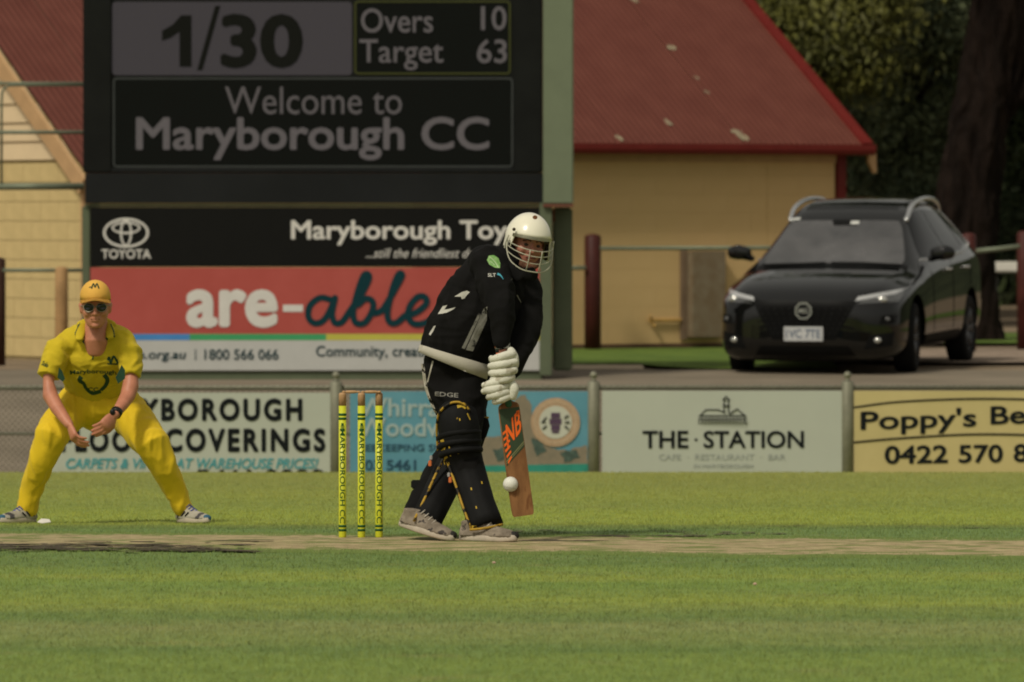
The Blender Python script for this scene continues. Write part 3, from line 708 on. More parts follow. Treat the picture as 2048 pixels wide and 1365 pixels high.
white_s = mat('white_sign_paint', (.40, .42, .36), .5, .04, 1.5, dirt=((.33, .34, .28), .68, 2.5))
ink = mat('black_sign_ink', (.008, .010, .011), .6, .1, spec=.1)
cyan = mat('turquoise_ink', (.06, .28, .31), .5, .1)
s = sign('advertising_sign', 'white sign with black FLOOR COVERINGS lettering behind the crouching fielder', 98, 667, 786, 1004, white_s)
lets('lettering', (ptext('MARYBOROUGH', 165, 797, 605, 843, YN, .046, sp=1.25), ptext('FLOOR', 122, 858, 300, 905, YN, .046, sp=1.25), ptext('COVERINGS', 330, 857, 651, 905, YN, .046, sp=1.25), ptext('5461 2223', 392, 939, 650, 985, YN, .03)), ink, s)
obj('blue_lettering', ptext('CARPETS & VINYLS AT WAREHOUSE PRICES!', 132, 917, 637, 938, YN, .02, .25), cyan, s)
blue_s = mat('blue_sign_paint', (.085, .235, .31), .5, .08, 1.5, var2=(.12, .29, .37))
s = sign('advertising_sign', 'sky blue sign with pale lettering and a round badge behind the stumps', 700, 1178, 783, 1004, blue_s)
pale = mat('pale_blue_ink', (.30, .38, .38), .5, .1)
lets('lettering', (ptext('Whirrakee', 716, 796, 958, 834, YN, .02), ptext('Woodware', 716, 836, 958, 874, YN, .02)), pale, s)
lets('dark_lettering', (ptext('BEEKEEPING SUPPLIES', 718, 889, 950, 903, YN, .01), ptext('03 5461', 730, 920, 832, 941, YN, .02)), mat('navy_ink', (.02, .06, .10), .5, .1), s)
tanr = mat('sandstone_ink', (.34, .27, .19), .6, .3, 14, var2=(.17, .15, .11))
tanr2 = mat('badge_tan', (.40, .27, .17), .6, .15, 30)
def rocks(pts, seed, Y):
    bm = BM(); n = len(pts)
    out = []
    for i in range(n):
        a, b = pts[i], pts[(i+1) % n]
        for j in range(6):
            t_ = j/6; x_ = a[0]+(b[0]-a[0])*t_; y_ = a[1]+(b[1]-a[1])*t_
            out.append((x_+5*noise.noise(Vector((x_*.09, y_*.09, seed))), y_+5*noise.noise(Vector((x_*.09, y_*.09, seed+5)))))
    return poly_bm(out, Y, .002)
lets('painted_rocks', (rocks([(1030, 800), (1050, 790), (1062, 812), (1070, 862), (1110, 885), (1085, 905), (1040, 880), (1022, 850)], 1, YN), rocks([(960, 876), (1000, 872), (1060, 880), (1130, 902), (1174, 890), (1176, 938), (960, 938)], 2, YN-.0005)), tanr, s)
lets('painted_bushes', (rocks([(985, 900), (1015, 893), (1030, 912), (995, 925)], 3, YN-.003), rocks([(1062, 876), (1082, 880), (1095, 904), (1072, 912)], 4, YN-.0032), rocks([(1120, 905), (1150, 900), (1160, 915), (1130, 925)], 5, YN-.0034)), mat('bush_ink', (.06, .09, .075), .6, .4, 20), s)
obj('green_band', poly_bm([(960, 932), (1176, 928), (1176, 1003), (960, 1003)], YN-.0045), mat('sea_green_ink', (.03, .22, .17), .5, .15, 8), s)
bx, by = 1111, 845
obj('badge_ring', disc_bm(bx, by, 49, 49, YN-.008), tanr2, s)
obj('badge_centre', disc_bm(bx, by, 33, 33, YN-.012), mat('badge_cream', (.45, .45, .38), .6, .05), s)
obj('badge_dashes', merge(*[poly_bm([(bx+r_*math.cos(a+d), by+r_*math.sin(a+d)) for r_, d in ((38, -.035), (44, -.03), (44, .03), (38, .035))], YN-.012) for a in [math.radians(8*i) for i in range(45)]]), mat('badge_line', (.48, .37, .26), .6, .05), s)
hv = [(1102, 826, 1120, 837), (1099, 838, 1123, 849), (1102, 850, 1120, 861), (1104, 862, 1118, 867)]
obj('badge_hive', merge(*[poly_bm([(a, b), (c, b), (c, d), (a, d)], YN-.016) for a, b, c, d in hv]), mat('plum_ink', (.07, .04, .075), .6, .2), s)
obj('badge_bees', strokes([[(1092, 836), (1087, 842)], [(1090, 845), (1084, 845)], [(1092, 853), (1086, 858)], [(1130, 836), (1136, 832)], [(1131, 845), (1138, 845)], [(1130, 853), (1136, 858)]], 1.6, YN-.016), ink, s)
s = sign('advertising_sign', 'plain white sign reading THE STATION below a small building drawing', 1204, 1691, 782, 1004, white_s)
lets('lettering', (ptext('THE', 1285, 862, 1377, 897, YN, .022), disc_bm(1392, 880, 3, 3, YN), ptext('STATION', 1407, 862, 1608, 897, YN, .022)), ink, s)
gi = mat('faint_grey_ink', (.27, .29, .27), .5, .1)
lets('small_lettering', (ptext('CAFE  ·  RESTAURANT  ·  BAR', 1318, 909, 1571, 921, YN, .0), ptext('IN MARYBOROUGH', 1388, 929, 1506, 937, YN, .0)), gi, s)
ln = [[(1398, 848), (1398, 832), (1492, 832), (1492, 848)], [(1400, 832), (1412, 820), (1436, 820), (1450, 826)], [(1448, 826), (1448, 800), (1457, 800), (1457, 826)], [(1446, 800), (1452, 793), (1459, 800)], [(1459, 828), (1474, 818), (1490, 832)], [(1446, 812), (1459, 812)]]
ln += [[(x, 836), (x, 847)] for x in range(1404, 1492, 7)] + [[(1398, 839), (1492, 839)]]
obj('station_drawing', strokes(ln, 1.1, YN, k=1), ink, s)
s = sign('advertising_sign', 'pale yellow sign with curved lines reading Poppy\'s Be at the right edge', 1708, 2195, 782, 1004, mat('pale_yellow_sign', (.46, .38, .17), .5, .05, 1.5, var2=(.51, .42, .20)))
lets('lettering', (ptext("Poppy's", 1721, 822, 1953, 872, YN, .022, rise=7), ptext("Be", 1981, 813, 2052, 850, YN, .022, rise=2), ptext('0422', 1769, 892, 1896, 929, YN, .025, rise=2), ptext('570', 1917, 890, 2006, 927, YN, .025, rise=1), ptext('8', 2027, 888, 2056, 925, YN, .025)), ink, s)
obj('curved_line', strokes([[(1709, 815), (1800, 804), (1950, 798), (2100, 801), (2194, 810)], [(1709, 885), (1800, 877), (1950, 869), (2100, 872), (2194, 880)]], 1.8, YN, k=10), ink, s)

# ------------------------------------------------------------------ stumps, bails, ball
ys_ = mat('yellow_stump_paint', (.53, .54, .02), .4, .08, 8, spec=.4, dirt=((.42, .38, .05), .70, 30))
wd = mat('pale_stump_wood', (.42, .25, .12), .5, .2, 20, stretch=(8, 8, 1))
gs = mat('green_stump_print', (.02, .09, .02), .5, .1)
YT = 36.0
def make_stump():
    c = P(685, 1077, YT); s_ = YT/F
    root = thing('stump', 'left stump of the three yellow stumps', 'stump', (c.x, YT, 0.0), 0, 'yellow cricket stumps')
    r = .0185; top = (1077-786)*s_; yt = (1077-812)*s_
    obj('shaft', lathe(BM(), (0, 0, .0), [(r*.95, 0), (r, .01), (r, yt)], 24), ys_, root, True, True)
    obj('wooden_top', lathe(BM(), (0, 0, yt+.0005), [(r*.98, 0), (r*.98, top-yt-.012), (r*.9, top-yt-.004), (r*.6, top-yt)], 24), wd, root, True, True)
    for z0_, z1_ in ((14, 19), (22, 27), (1077-832, 1077-827+0), (1077-840, 1077-835)):
        obj('stripe', lathe(BM(), (0, 0, z0_*s_), [(r+.0006, 0), (r+.0006, (z1_-z0_)*s_)], 24), gs, root, True, True)
    def wrap(bm, ztop, zbot, half):
        for k in range(1, 8):
            v = k/8; geom = bm.verts[:]+bm.edges[:]+bm.faces[:]
            bmesh.ops.bisect_plane(bm, geom=geom, plane_co=(0, v, 0), plane_no=(0, 1, 0))
        for v in bm.verts:
            # reading downwards: text x runs down the stump, text top faces right
            a = (v.co.y-.5)*2*half/r; z = ztop+(zbot-ztop)*v.co.x
            v.co = Vector(((r+.0009)*math.sin(a), -(r+.0009)*math.cos(a), z))
        return bm
    obj('lettering', wrap(text_bm('MARYBOROUGH CC', .012), (1077-858)*s_, (1077-1047)*s_, .0125), gs, root, False, True)
    # small crest above the wording: a shield of short bars
    bm = BM(); 
    for (u, z, w_, h_) in ((0, 228, .011, 5), (-.006, 222, .003, 8), (.006, 222, .003, 8), (0, 221, .004, 12)):
        for i in range(4):
            a0 = (u-w_/2+w_*i/4)/r; a1 = (u-w_/2+w_*(i+1)/4)/r; q = r+.0011
            bm.faces.new([bm.verts.new((q*math.sin(a), -q*math.cos(a), zz*s_)) for a, zz in ((a0, z-h_/2), (a1, z-h_/2), (a1, z+h_/2), (a0, z+h_/2))])
    obj('crest', bm, gs, root, False, True)
    return root, top
st0, top = make_stump()
for px, py, lb in ((723, 1077, 'middle stump of the three yellow stumps'), (758, 1075, 'right stump of the three, nearest the batsman')):
    c = dup(st0); p = P(px, py, YT); c.location = (p.x, YT+(.02 if px > 740 else .0), 0); c['label'] = lb; c.rotation_euler = (0, 0, .05)
def bail(px0, px1, label):
    a = P(px0, 785, YT); b = P(px1, 785, YT); bm = BM(); z = top+.004; n = 14
    rings = []
    prof = [(0, .004), (.06, .006), (.15, .006), (.17, .0035), (.25, .0072), (.5, .0080), (.75, .0072), (.83, .0035), (.85, .006), (.94, .006), (1, .004)]
    ring_join(bm, [[Vector((a.x+(b.x-a.x)*t_, YT+r_*math.cos(2*math.pi*i/n), z+r_*math.sin(2*math.pi*i/n))) for i in range(n)] for t_, r_ in prof])
    tag(obj('bail', bm, wd, smooth=True), label, 'bail', 'wooden bails on the stumps')
bail(684, 721, 'left wooden bail bridging left and middle stumps'); bail(722, 762, 'right wooden bail bridging middle and right stumps')
bl = thing('cricket_ball', 'white cricket ball in the air in front of the bat', 'ball', P(1021, 969, 35.6))
bm = ball(BM(), P(1021, 969, 35.6), .0365, 32); obj('cover', bm, mat('white_ball_leather', (.66, .65, .58), .45, .06, 12, .0004, 200), bl, True)
bm = BM(); c = P(1021, 969, 35.6)
for k in (-1, 0, 1):
    pts = [c+Matrix.Rotation(math.radians(14), 3, 'Y') @ (Vector((math.cos(a)*.0366, math.sin(a)*.0366, k*.0022)) + Vector((0, 0, -.016)))*.98 for a in [2*math.pi*i/36 for i in range(37)]]
    pts = [c+(p-c).normalized()*.0367 for p in pts]
    pipe(bm, [tuple(p) for p in pts], .0005, 5)
obj('seam', bm, mat('seam_thread', (.48, .47, .40), .8, .1), bl)
bm = BM(); g_ = ground_px(90, 1053); c = Vector((g_[0], g_[1], gz(g_[1])+.02))
bm.faces.new([bm.verts.new(c+Vector(v)) for v in ((-.04, 0, .0), (-.01, -.02, -.005), (.03, 0, .0), (.02, .03, .012), (-.02, .03, .015))]); thicken(bm, Vector((0, 0, .004)))
tag(obj('paper_scrap', bm, mat('white_paper', (.62, .58, .52), .8, .05)), 'small crumpled white scrap lying on the grass near the fielder\'s shoe', 'litter')
for i, (px, py) in enumerate(((988, 1131), (1510, 1174))):
    g_ = ground_px(px, py); tag(obj('fallen_petal', ball(BM(), (g_[0], g_[1], gz(g_[1])+.012), (.009, .006, .006), 8), mat('pinkish_petal', (.50, .34, .25), .8, .1)), ('tiny pinkish speck on the grass below the batsman', 'tiny pinkish speck on the grass in the right foreground')[i], 'petal')

# ------------------------------------------------------------------ trees behind
def leaf_mat(name, c, c2):
    m = bpy.data.materials.new(name); m.use_nodes = True; n = m.node_tree; b = n.nodes['Principled BSDF']; b.inputs['Roughness'].default_value = .6; b.inputs['Specular IOR Level'].default_value = .25
    a = n.nodes.new('ShaderNodeAttribute'); a.attribute_name = 'tone'; mx = n.nodes.new('ShaderNodeMix'); mx.data_type = 'RGBA'
    mx.inputs['A'].default_value = (*c, 1); mx.inputs['B'].default_value = (*c2, 1)
    n.links.new(a.outputs['Fac'], mx.inputs['Factor']); n.links.new(mx.outputs['Result'], b.inputs['Base Color'])
    g = n.nodes.new('ShaderNodeNewGeometry'); vm = n.nodes.new('ShaderNodeVectorMath'); vm.operation = 'SCALE'; vm.inputs['Scale'].default_value = .8; n.links.new(g.outputs['Normal'], vm.inputs[0])
    va = n.nodes.new('ShaderNodeVectorMath'); va.operation = 'ADD'; va.inputs[1].default_value = (0, -.25, .65); n.links.new(vm.outputs[0], va.inputs[0])   # thin leaves scatter light: soften the facet shading
    vn = n.nodes.new('ShaderNodeVectorMath'); vn.operation = 'NORMALIZE'; n.links.new(va.outputs[0], vn.inputs[0]); n.links.new(vn.outputs[0], b.inputs['Normal']); return m
def leaves(n, centers, spread, size, hang=0):
    ci = rng.integers(0, len(centers), n); C_ = np.array(centers)[ci]; tone = rng.random(len(centers))[ci]*.8+rng.random(n)*.2
    sp_ = np.array(spread); p = C_+rng.normal(0, 1, (n, 3))*sp_*.5
    a = rng.normal(0, 1, (n, 3)); a /= np.linalg.norm(a, axis=1)[:, None]; b = rng.normal(0, 1, (n, 3)); b -= (a*b).sum(1)[:, None]*a; b /= np.linalg.norm(b, axis=1)[:, None]
    if hang: a[:, 2] -= hang; a /= np.linalg.norm(a, axis=1)[:, None]
    s_ = size*(.6+.8*rng.random(n))[:, None]; a = a*s_; b = b*s_*.42
    co = np.stack([p-a, p+b, p+a, p-b], 1).reshape(-1, 3)
    me = bpy.data.meshes.new('crown'); me.vertices.add(4*n); me.vertices.foreach_set('co', co.ravel()); me.loops.add(4*n); me.loops.foreach_set('vertex_index', np.arange(4*n, dtype=np.int32))
    me.polygons.add(n); me.polygons.foreach_set('loop_start', np.arange(0, 4*n, 4, dtype=np.int32)); me.polygons.foreach_set('loop_total', np.full(n, 4, dtype=np.int32)); me.update()
    at = me.color_attributes.new('tone', 'FLOAT_COLOR', 'POINT'); t_ = np.repeat(tone, 4); at.data.foreach_set('color', np.stack([t_, t_, t_, np.ones_like(t_)], 1).ravel()); return me
bark = mat('dark_bark', (.009, .007, .006), .95, .35, 2.5, .03, 14, spec=.05, var2=(.021, .014, .011), stretch=(3, 3, .6))
olive = leaf_mat('olive_leaves', (.055, .060, .014), (.125, .120, .022)); deep = leaf_mat('deep_green_leaves', (.022, .036, .016), (.065, .085, .030)); grey = leaf_mat('grey_green_leaves', (.035, .050, .026), (.11, .125, .055))
def tree(label, px, Y, h, cz, r, n, m, nc, size=.11, trunk=.16, sp=.9, hang=0):
    x = (px-CX)*Y/F; root = thing('tree', label, 'tree', (x, Y, gz(Y)), 0, 'trees behind the club building')
    cs = []
    while len(cs) < nc:
        v = rng.uniform(-1, 1, 3)
        if .25 < np.linalg.norm(v) < 1: cs.append((x+v[0]*r[0], Y+v[1]*r[1], cz+v[2]*r[2]))
    obj('crown', leaves(n, cs, (sp, sp, sp*.7), size, hang), m, root)
    bm = BM(); z0_ = gz(Y)-.1
    loft(bm, [(Vector((x, Y, z0_)), trunk*1.3, trunk*1.3), (Vector((x+.1, Y, z0_+h*.3)), trunk, trunk), (Vector((x-.1, Y, cz)), trunk*.6, trunk*.6), (Vector((x, Y, cz+r[2]*.7)), trunk*.15, trunk*.15)], 10, view=Vector((0, 1, 0)))
    for c in cs[::max(1, nc//9)]:
        loft(bm, [(Vector((x, Y, max(z0_+.5, cz-r[2]*.4))), trunk*.4, trunk*.4), (Vector(c), .02, .02)], 6)
    obj('trunk', bm, bark, root, True); return root
tree('yellowish olive tree whose crown shows just above the roof verge', 1640, 94, 6, 4.6, (1.15, 1.3, 1.6), 52000, olive, 60, .05, .12, .55, .8)
tree('dull green tree between the olive tree and the big trunk', 1790, 97, 7, 3.6, (1.2, 1.4, 2.3), 52000, grey, 60, .055, .16, .55)
tree('dark green bushy tree just right of the mustard wall', 1760, 103, 5, 2.2, (1.4, 1.4, 1.5), 40000, deep, 56, .055, .14, .6)
tree('dark tree behind the big leaning trunk', 1960, 106, 8, 3.8, (1.6, 1.8, 2.6), 50000, deep, 70, .06, .2, .65)
tree('dark tree at the right edge beyond the posts', 2120, 99, 8, 3.4, (1.3, 1.5, 2.6), 40000, deep, 60, .06, .2, .6)
tree('low grey green tree behind the car roof', 1850, 110, 5, 2.2, (1.8, 1.2, 1.7), 40000, grey, 56, .055, .14, .6)
tree('dark tree hidden for the most part by the roof', 1480, 102, 8, 4.4, (1.6, 1.8, 2.6), 18000, deep, 50, .11, .2, .7)
# the big trunk
Yb = 84; root = thing('tree', 'huge dark rough trunk leaning to the right behind the car', 'tree', ((1925-CX)*Yb/F, Yb, gz(Yb)))
me = None; bm = BM()
def b_(px, py): return P(px, py, Yb)
loft(bm, [(b_(1925, 700), .50, .48), (b_(1922, 640), .42, .40), (b_(1925, 520), .36, .36), (b_(1938, 380), .34, .33), (b_(1962, 230), .33, .32), (b_(1990, 100), .34, .32), (b_(2012, 0), .36, .33), (b_(2045, -160), .3, .3), (b_(2090, -420), .2, .2)], 40, mod=lambda a, k: 1+.07*math.sin(5*a+k*9)+.04*math.sin(11*a-k*13))
loft(bm, [(b_(1995, 80), .2, .2), (b_(1960, -60), .14, .14), (b_(1900, -300), .08, .08)], 16)
loft(bm, [(b_(1965, 240), .15, .14), (b_(2030, 200), .10, .10), (b_(2130, 60), .07, .07)], 16)
me = fuse(bm, .03, 1); folds(me, .035, (7, 7, 1.6), 3, .02); obj('trunk', me, bark, root, True)
cs = [(((2000-CX)*Yb/F)+rng.normal(0, 1.6), Yb+rng.normal(0, 1.4), 7.5+rng.normal(0, .8)) for _ in range(40)]
obj('crown', leaves(15000, cs, (1, 1, .8), .09), deep, root)
cs = [(rng.uniform(1, 17), rng.uniform(116, 122), rng.uniform(.1, 8.5)) for _ in range(520)]
o = obj('distant_wood', leaves(220000, cs, (1.5, 1.5, 1.3), .11), deep, kind='stuff')
backdrop_hill = mat('backdrop_green', (.022, .032, .016), .95, .5, .7, var2=(.05, .06, .03))  # added backdrop that blocks bright sky in the gaps between the trees
bm = BM(); n = 60
R = []
for k in range(9):
    R.append([bm.verts.new((-120+240*i/n, 135+k*6, -1+14*math.sin(math.pi*.5*min(1, k/5))*(1+.15*noise.noise(Vector((i*.4, k*.6, 0)))))) for i in range(n+1)])
for a, b in zip(R, R[1:]):
    for i in range(n): bm.faces.new((a[i], a[i+1], b[i+1], b[i]))
obj('backdrop_hill', bm, backdrop_hill, kind='structure')
bm = BM(); pbox(bm, 1984, 524, 2046, 545, 92, .25, .02); 
wb = thing('trough', 'small white trough glimpsed between the posts at far right', 'trough', P(2015, 600, 92))  # unidentified white shape, built as a plain board on legs
obj('slab_top', bm, mat('white_slab', (.62, .60, .54), .5, .05), wb)
bm = BM(); 
for px in (1990, 2036): pbox(bm, px, 545.5, px+5, 640, 92.08, .04)
obj('stand', bm, mat('dark_stand', (.03, .03, .025), .7, .1), wb)
# ------------------------------------------------------------------ the car
def make_car():
    a = math.radians(-14.8); YC = 68.75
    nose = P(1609, 752, YC)
    root = thing('parked_car', 'black compact SUV with silver roof rails parked by the mustard wall', 'car', (nose.x, YC, gz(YC)+.0), a)
    root.rotation_euler = (math.radians(1.1), 0, a)
    paint = mat('black_car_paint', (.004, .004, .004), .5, .1, 3, coat=1.0, spec=.0)
    glass = mat('dark_car_glass', (.002, .002, .002), .08, .05, spec=.07, coat=.0)
    plastic = mat('black_plastic', (.005, .005, .005), .6, .2, spec=.1)
    chrome = mat('silver_trim', (.62, .62, .62), .25, .05, metal=.9)
    rubber = mat('tyre_rubber', (.009, .009, .009), .85, .2, spec=.1)
    #      y     zb   w    zl   wl   zr   wr   zt
    T = [(-.02, .28, .40, .55, .40, .66, .34, .68), (.02, .20, .62, .56, .60, .69, .48, .715), (.10, .13, .76, .60, .75, .74, .62, .775), (.22, .115, .85, .64, .84, .795, .70, .835),
         (.45, .12, .89, .72, .875, .865, .72, .905), (.80, .13, .905, .80, .885, .925, .73, .965), (1.10, .15, .905, .85, .875, .945, .73, .975), (1.22, .18, .905, .88, .87, .97, .72, .99),
         (1.32, .18, .905, .91, .865, 1.025, .705, 1.04), (1.60, .18, .905, .95, .86, 1.21, .63, 1.225), (1.86, .18, .905, .98, .855, 1.375, .575, 1.39), (2.0, .18, .905, .99, .855, 1.45, .555, 1.47), (2.2, .18, .905, 1.0, .855, 1.52, .545, 1.55), (2.5, .18, .905, 1.02, .855, 1.56, .54, 1.59),
         (2.9, .18, .905, 1.03, .855, 1.575, .54, 1.61), (3.3, .18, .905, 1.05, .85, 1.56, .53, 1.595), (3.75, .19, .90, 1.07, .84, 1.50, .515, 1.53), (4.0, .21, .89, 1.06, .82, 1.33, .60, 1.36), (4.15, .25, .86, 1.02, .79, 1.14, .64, 1.17),
         (4.28, .32, .80, .92, .75, 1.02, .64, 1.04), (4.33, .38, .70, .85, .66, .95, .56, .96)]
    bm = BM(); rings = []
    for y, zb, w_, zl, wl, zr, wr, zt in T:
        half = [(0, zb), (w_*.6, zb), (w_*.95, zb+.02), (w_, zb+.16*(zl-zb)/.6+.02), (w_, (zb+zl)/2+.02), (w_*.995, zl-.07), (wl, zl), (wl-.02, zl+.035), (wr+(wl-wr)*.45, zl+(zr-zl)*.55), (wr, zr-.012), (wr*.88, zr+(zt-zr)*.55), (wr*.5, zt-.006), (0, zt)]
        ring = [Vector((x, y, z)) for x, z in half] + [Vector((-x, y, z)) for x, z in half[-2:0:-1]]
        rings.append(ring)
    ring_join(bm, rings, cap=True); bmesh.ops.recalc_face_normals(bm, faces=bm.faces[:])
    me = bpy.data.meshes.new('t'); bm.to_mesh(me); bm.free(); o = bpy.data.objects.new('t', me); S.collection.objects.link(o)
    sd_ = o.modifiers.new('s', 'SUBSURF'); sd_.levels = 2; sd_.render_levels = 2
    cut = []
    for y in (.86, 3.44):
        for sx in (-1, 1):
            cb = BM(); n = 32
            ring_join(cb, [[Vector((sx*x, y+.385*math.cos(2*math.pi*i/n), .345+.385*math.sin(2*math.pi*i/n))) for i in range(n)] for x in (.60, 1.1)])
            bmesh.ops.recalc_face_normals(cb, faces=cb.faces[:])
            cm = bpy.data.meshes.new('c'); cb.to_mesh(cm); cb.free(); co = bpy.data.objects.new('c', cm); S.collection.objects.link(co); cut.append(co)
            bo = o.modifiers.new('b', 'BOOLEAN'); bo.object = co; bo.operation = 'DIFFERENCE'; bo.solver = 'EXACT'
    dg = bpy.context.evaluated_depsgraph_get(); dg.update(); me2 = bpy.data.meshes.new_from_object(o.evaluated_get(dg))
    for q in cut+[o]: bpy.data.objects.remove(q)
    body = obj('body', me2, paint, root, False, True)
    me2.shade_smooth()
    try: me2.set_sharp_from_angle(angle=math.radians(38))
    except Exception: pass
    bv = BVHTree.FromPolygons([v.co.copy() for v in me2.vertices], [p.vertices[:] for p in me2.polygons])
    def patch(cs, D, nu=12, nv=8, off=.004, t=0, round_=0):
        """a quad (or polygon of rows) laid on the body along D"""
        bm = BM(); A, B_, C_, D_ = [Vector(c) for c in cs]; g = []
        for j in range(nv+1):
            row = []
            for i in range(nu+1):
                u, v = i/nu, j/nv
                if round_:
                    s_ = 1-round_*abs(2*v-1)**6; u = .5+(u-.5)*s_
                p = (A*(1-u)+B_*u)*(1-v)+(D_*(1-u)+C_*u)*v
                h = bv.ray_cast(p-D*2, D, 4); q = (h[0] if h[0] else p)-D*off; row.append(bm.verts.new(q))
            g.append(row)
        for a_, b_ in zip(g, g[1:]):
            for i in range(nu): bm.faces.new((a_[i], a_[i+1], b_[i+1], b_[i]))
        if t: thicken(bm, -D*t)
        return bm
    fw = Vector((0, 1, 0)); dn = Vector((0, .55, -.83)).normalized()
    obj('windscreen', patch([(-.70, 1.27, 1.0), (.70, 1.27, 1.0), (.535, 1.90, 1.39), (-.535, 1.90, 1.39)], Vector((0, .8, -.6)).normalized(), 16, 10, .006, round_=.05), mat('windscreen_glass', (.020, .019, .019), .06, .3, 1.6, spec=.8, coat=1.0, var2=(.085, .08, .08)), root, True, True)  # pale mottling in the base colour stands in for reflections and dust
    ws = root.children[-1]
    obj('sensor_patch', patch([(-.11, 1.80, 1.36), (.11, 1.80, 1.36), (.14, 1.90, 1.40), (-.14, 1.90, 1.40)], Vector((0, .8, -.6)).normalized(), 6, 3, .009), plastic, ws, True, True)
    obj('sticker', patch([(.05, 1.78, 1.4), (.13, 1.78, 1.4), (.13, 1.82, 1.43), (.05, 1.82, 1.43)], Vector((0, .8, -.6)).normalized(), 4, 2, .010), mat('pale_sticker', (.55, .55, .52), .5), ws, True, True)
    obj('sticker', patch([(-.55, 1.84, 1.45), (-.46, 1.84, 1.45), (-.46, 1.88, 1.47), (-.55, 1.88, 1.47)], Vector((0, .8, -.6)).normalized(), 4, 2, .010), MATS['pale_sticker'], ws, True, True)
    bm = BM(); pipe(bm, [(-.66, 1.21, .995), (-.2, 1.20, 1.01), (-.06, 1.21, 1.015)], .010, 6); pipe(bm, [(.0, 1.20, 1.015), (.3, 1.20, 1.015), (.66, 1.23, .995)], .010, 6); obj('wiper', bm, plastic, root, True, True)
    obj('cowl', patch([(-.74, 1.15, .98), (.74, 1.15, .98), (.72, 1.25, 1.03), (-.72, 1.25, 1.03)], dn, 16, 3, .004), plastic, root, True, True)
    for sx in (1, -1):
        D = Vector((-sx, 0, 0)); D.normalize(); D = Vector((-sx, 0, -.0))
        obj('side_window', patch([(sx*.8, 1.62, 1.06), (sx*.8, 2.52, 1.07), (sx*.8, 2.50, 1.49), (sx*.8, 2.05, 1.47)], D, 10, 8, .005), glass, root, True, True)
        obj('side_window', patch([(sx*.8, 2.60, 1.08), (sx*.8, 3.35, 1.10), (sx*.8, 3.28, 1.47), (sx*.8, 2.58, 1.495)], D, 10, 8, .005), glass, root, True, True)
        obj('side_window', patch([(sx*.8, 3.42, 1.12), (sx*.8, 3.80, 1.16), (sx*.8, 3.62, 1.42), (sx*.8, 3.38, 1.455)], D, 6, 6, .005), glass, root, True, True)
        # chrome strip under and behind the windows
        bm = BM(); q = []
        for y, z in [(1.55, 1.035), (2.0, 1.04), (2.6, 1.05), (3.3, 1.07), (3.86, 1.13), (3.72, 1.36), (3.5, 1.47)]:
            h = bv.ray_cast(Vector((sx*2, y, z)), D, 4)
            if h[0]: q.append(tuple(h[0]-D*.006))
        pipe(bm, q, .008, 6); obj('window_trim', bm, chrome, root, True, True)
        # mirror
        bm = BM(); loft(bm, [(Vector((sx*.86, 1.62, 1.04)), .03, .02), (Vector((sx*.93, 1.60, 1.06)), .035, .03)], 10, view=fw)
        loft(bm, [(Vector((sx*.92, 1.60, 1.095)), .062, .05), (Vector((sx*1.0, 1.60, 1.105)), .075, .065), (Vector((sx*1.06, 1.62, 1.10)), .062, .05)], 16, view=fw, power=2.6)
        obj('mirror', fuse(bm, .012, 2), paint, root, True, True)
        # roof rail
        bm = BM(); rp = []
        for xx, yy, hh in ((.565, 1.96, -.01), (.57, 2.06, .022), (.565, 2.2, .038), (.56, 2.5, .042), (.555, 2.9, .042), (.545, 3.3, .04), (.535, 3.55, .025), (.53, 3.66, -.01)):
            hq = bv.ray_cast(Vector((sx*(xx-.03), yy, 3)), Vector((0, 0, -1)), 4)[0]; rp.append((sx*xx, yy, hq.z+hh))
        pipe(bm, rp, .023, 10, 3, True)
        obj('roof_rail', bm, chrome, root, True, True)
        # headlight
        hl = obj('headlight', patch([(sx*.50, .1, .665), (sx*.84, .1, .68), (sx*.865, .3, .775), (sx*.60, .2, .735)], fw, 12, 5, .006, .0), mat('headlight_glass', (.10, .10, .10), .15, .1, coat=1, metal=.5), root, True, True)
        obj('light_bar', patch([(sx*.48, .1, .69), (sx*.80, .1, .75), (sx*.86, .1, .80), (sx*.50, .1, .73)], fw, 10, 3, .010), mat('light_bar', (.5, .5, .5), .2, .1, metal=.4), hl, True, True)
        bm = BM(); h = bv.ray_cast(Vector((sx*.70, -1, .70)), fw, 4)[0]; ball(bm, h+Vector((0, .01, 0)), (.06, .03, .035), 14); obj('lamp', bm, mat('lamp_lens', (.5, .5, .47), .1, .1, metal=.6), hl, True, True)
        # fog lamp recess and lamp
        fg = obj('fog_lamp', patch([(sx*.56, .1, .24), (sx*.80, .1, .27), (sx*.82, .1, .40), (sx*.62, .1, .37)], fw, 8, 6, .003), plastic, root, True, True)
        h = bv.ray_cast(Vector((sx*.68, -1, .325)), fw, 4)[0]; bm = ball(BM(), h+Vector((0, -.0, 0)), (.04, .02, .028), 12); obj('lamp', bm, MATS['lamp_lens'], fg, True, True)
        obj('vent', patch([(sx*.70, .1, .47), (sx*.82, .1, .48), (sx*.84, .1, .56), (sx*.72, .1, .55)], fw, 5, 4, .003), plastic, root, True, True)
        h = bv.ray_cast(Vector((sx*.76, -1, .52)), fw, 4)[0]; bm = ball(BM(), h, (.035, .01, .02), 10); obj('indicator', bm, mat('dull_lens', (.10, .10, .10), .2), root, True, True)
        # door seams and handles
        for y0_ in (1.62, 2.56, 3.42):
            bm = BM(); q = []
            for k in range(9):
                z = .30+.70*k/8; h = bv.ray_cast(Vector((sx*2, y0_+(.04 if k < 2 else 0), z)), D, 4)
                if h[0]: q.append(tuple(h[0]-D*.001))
            if len(q) > 2: pipe(bm, q, .004, 5)
            obj('door_seam', bm, plastic, root, True, True)
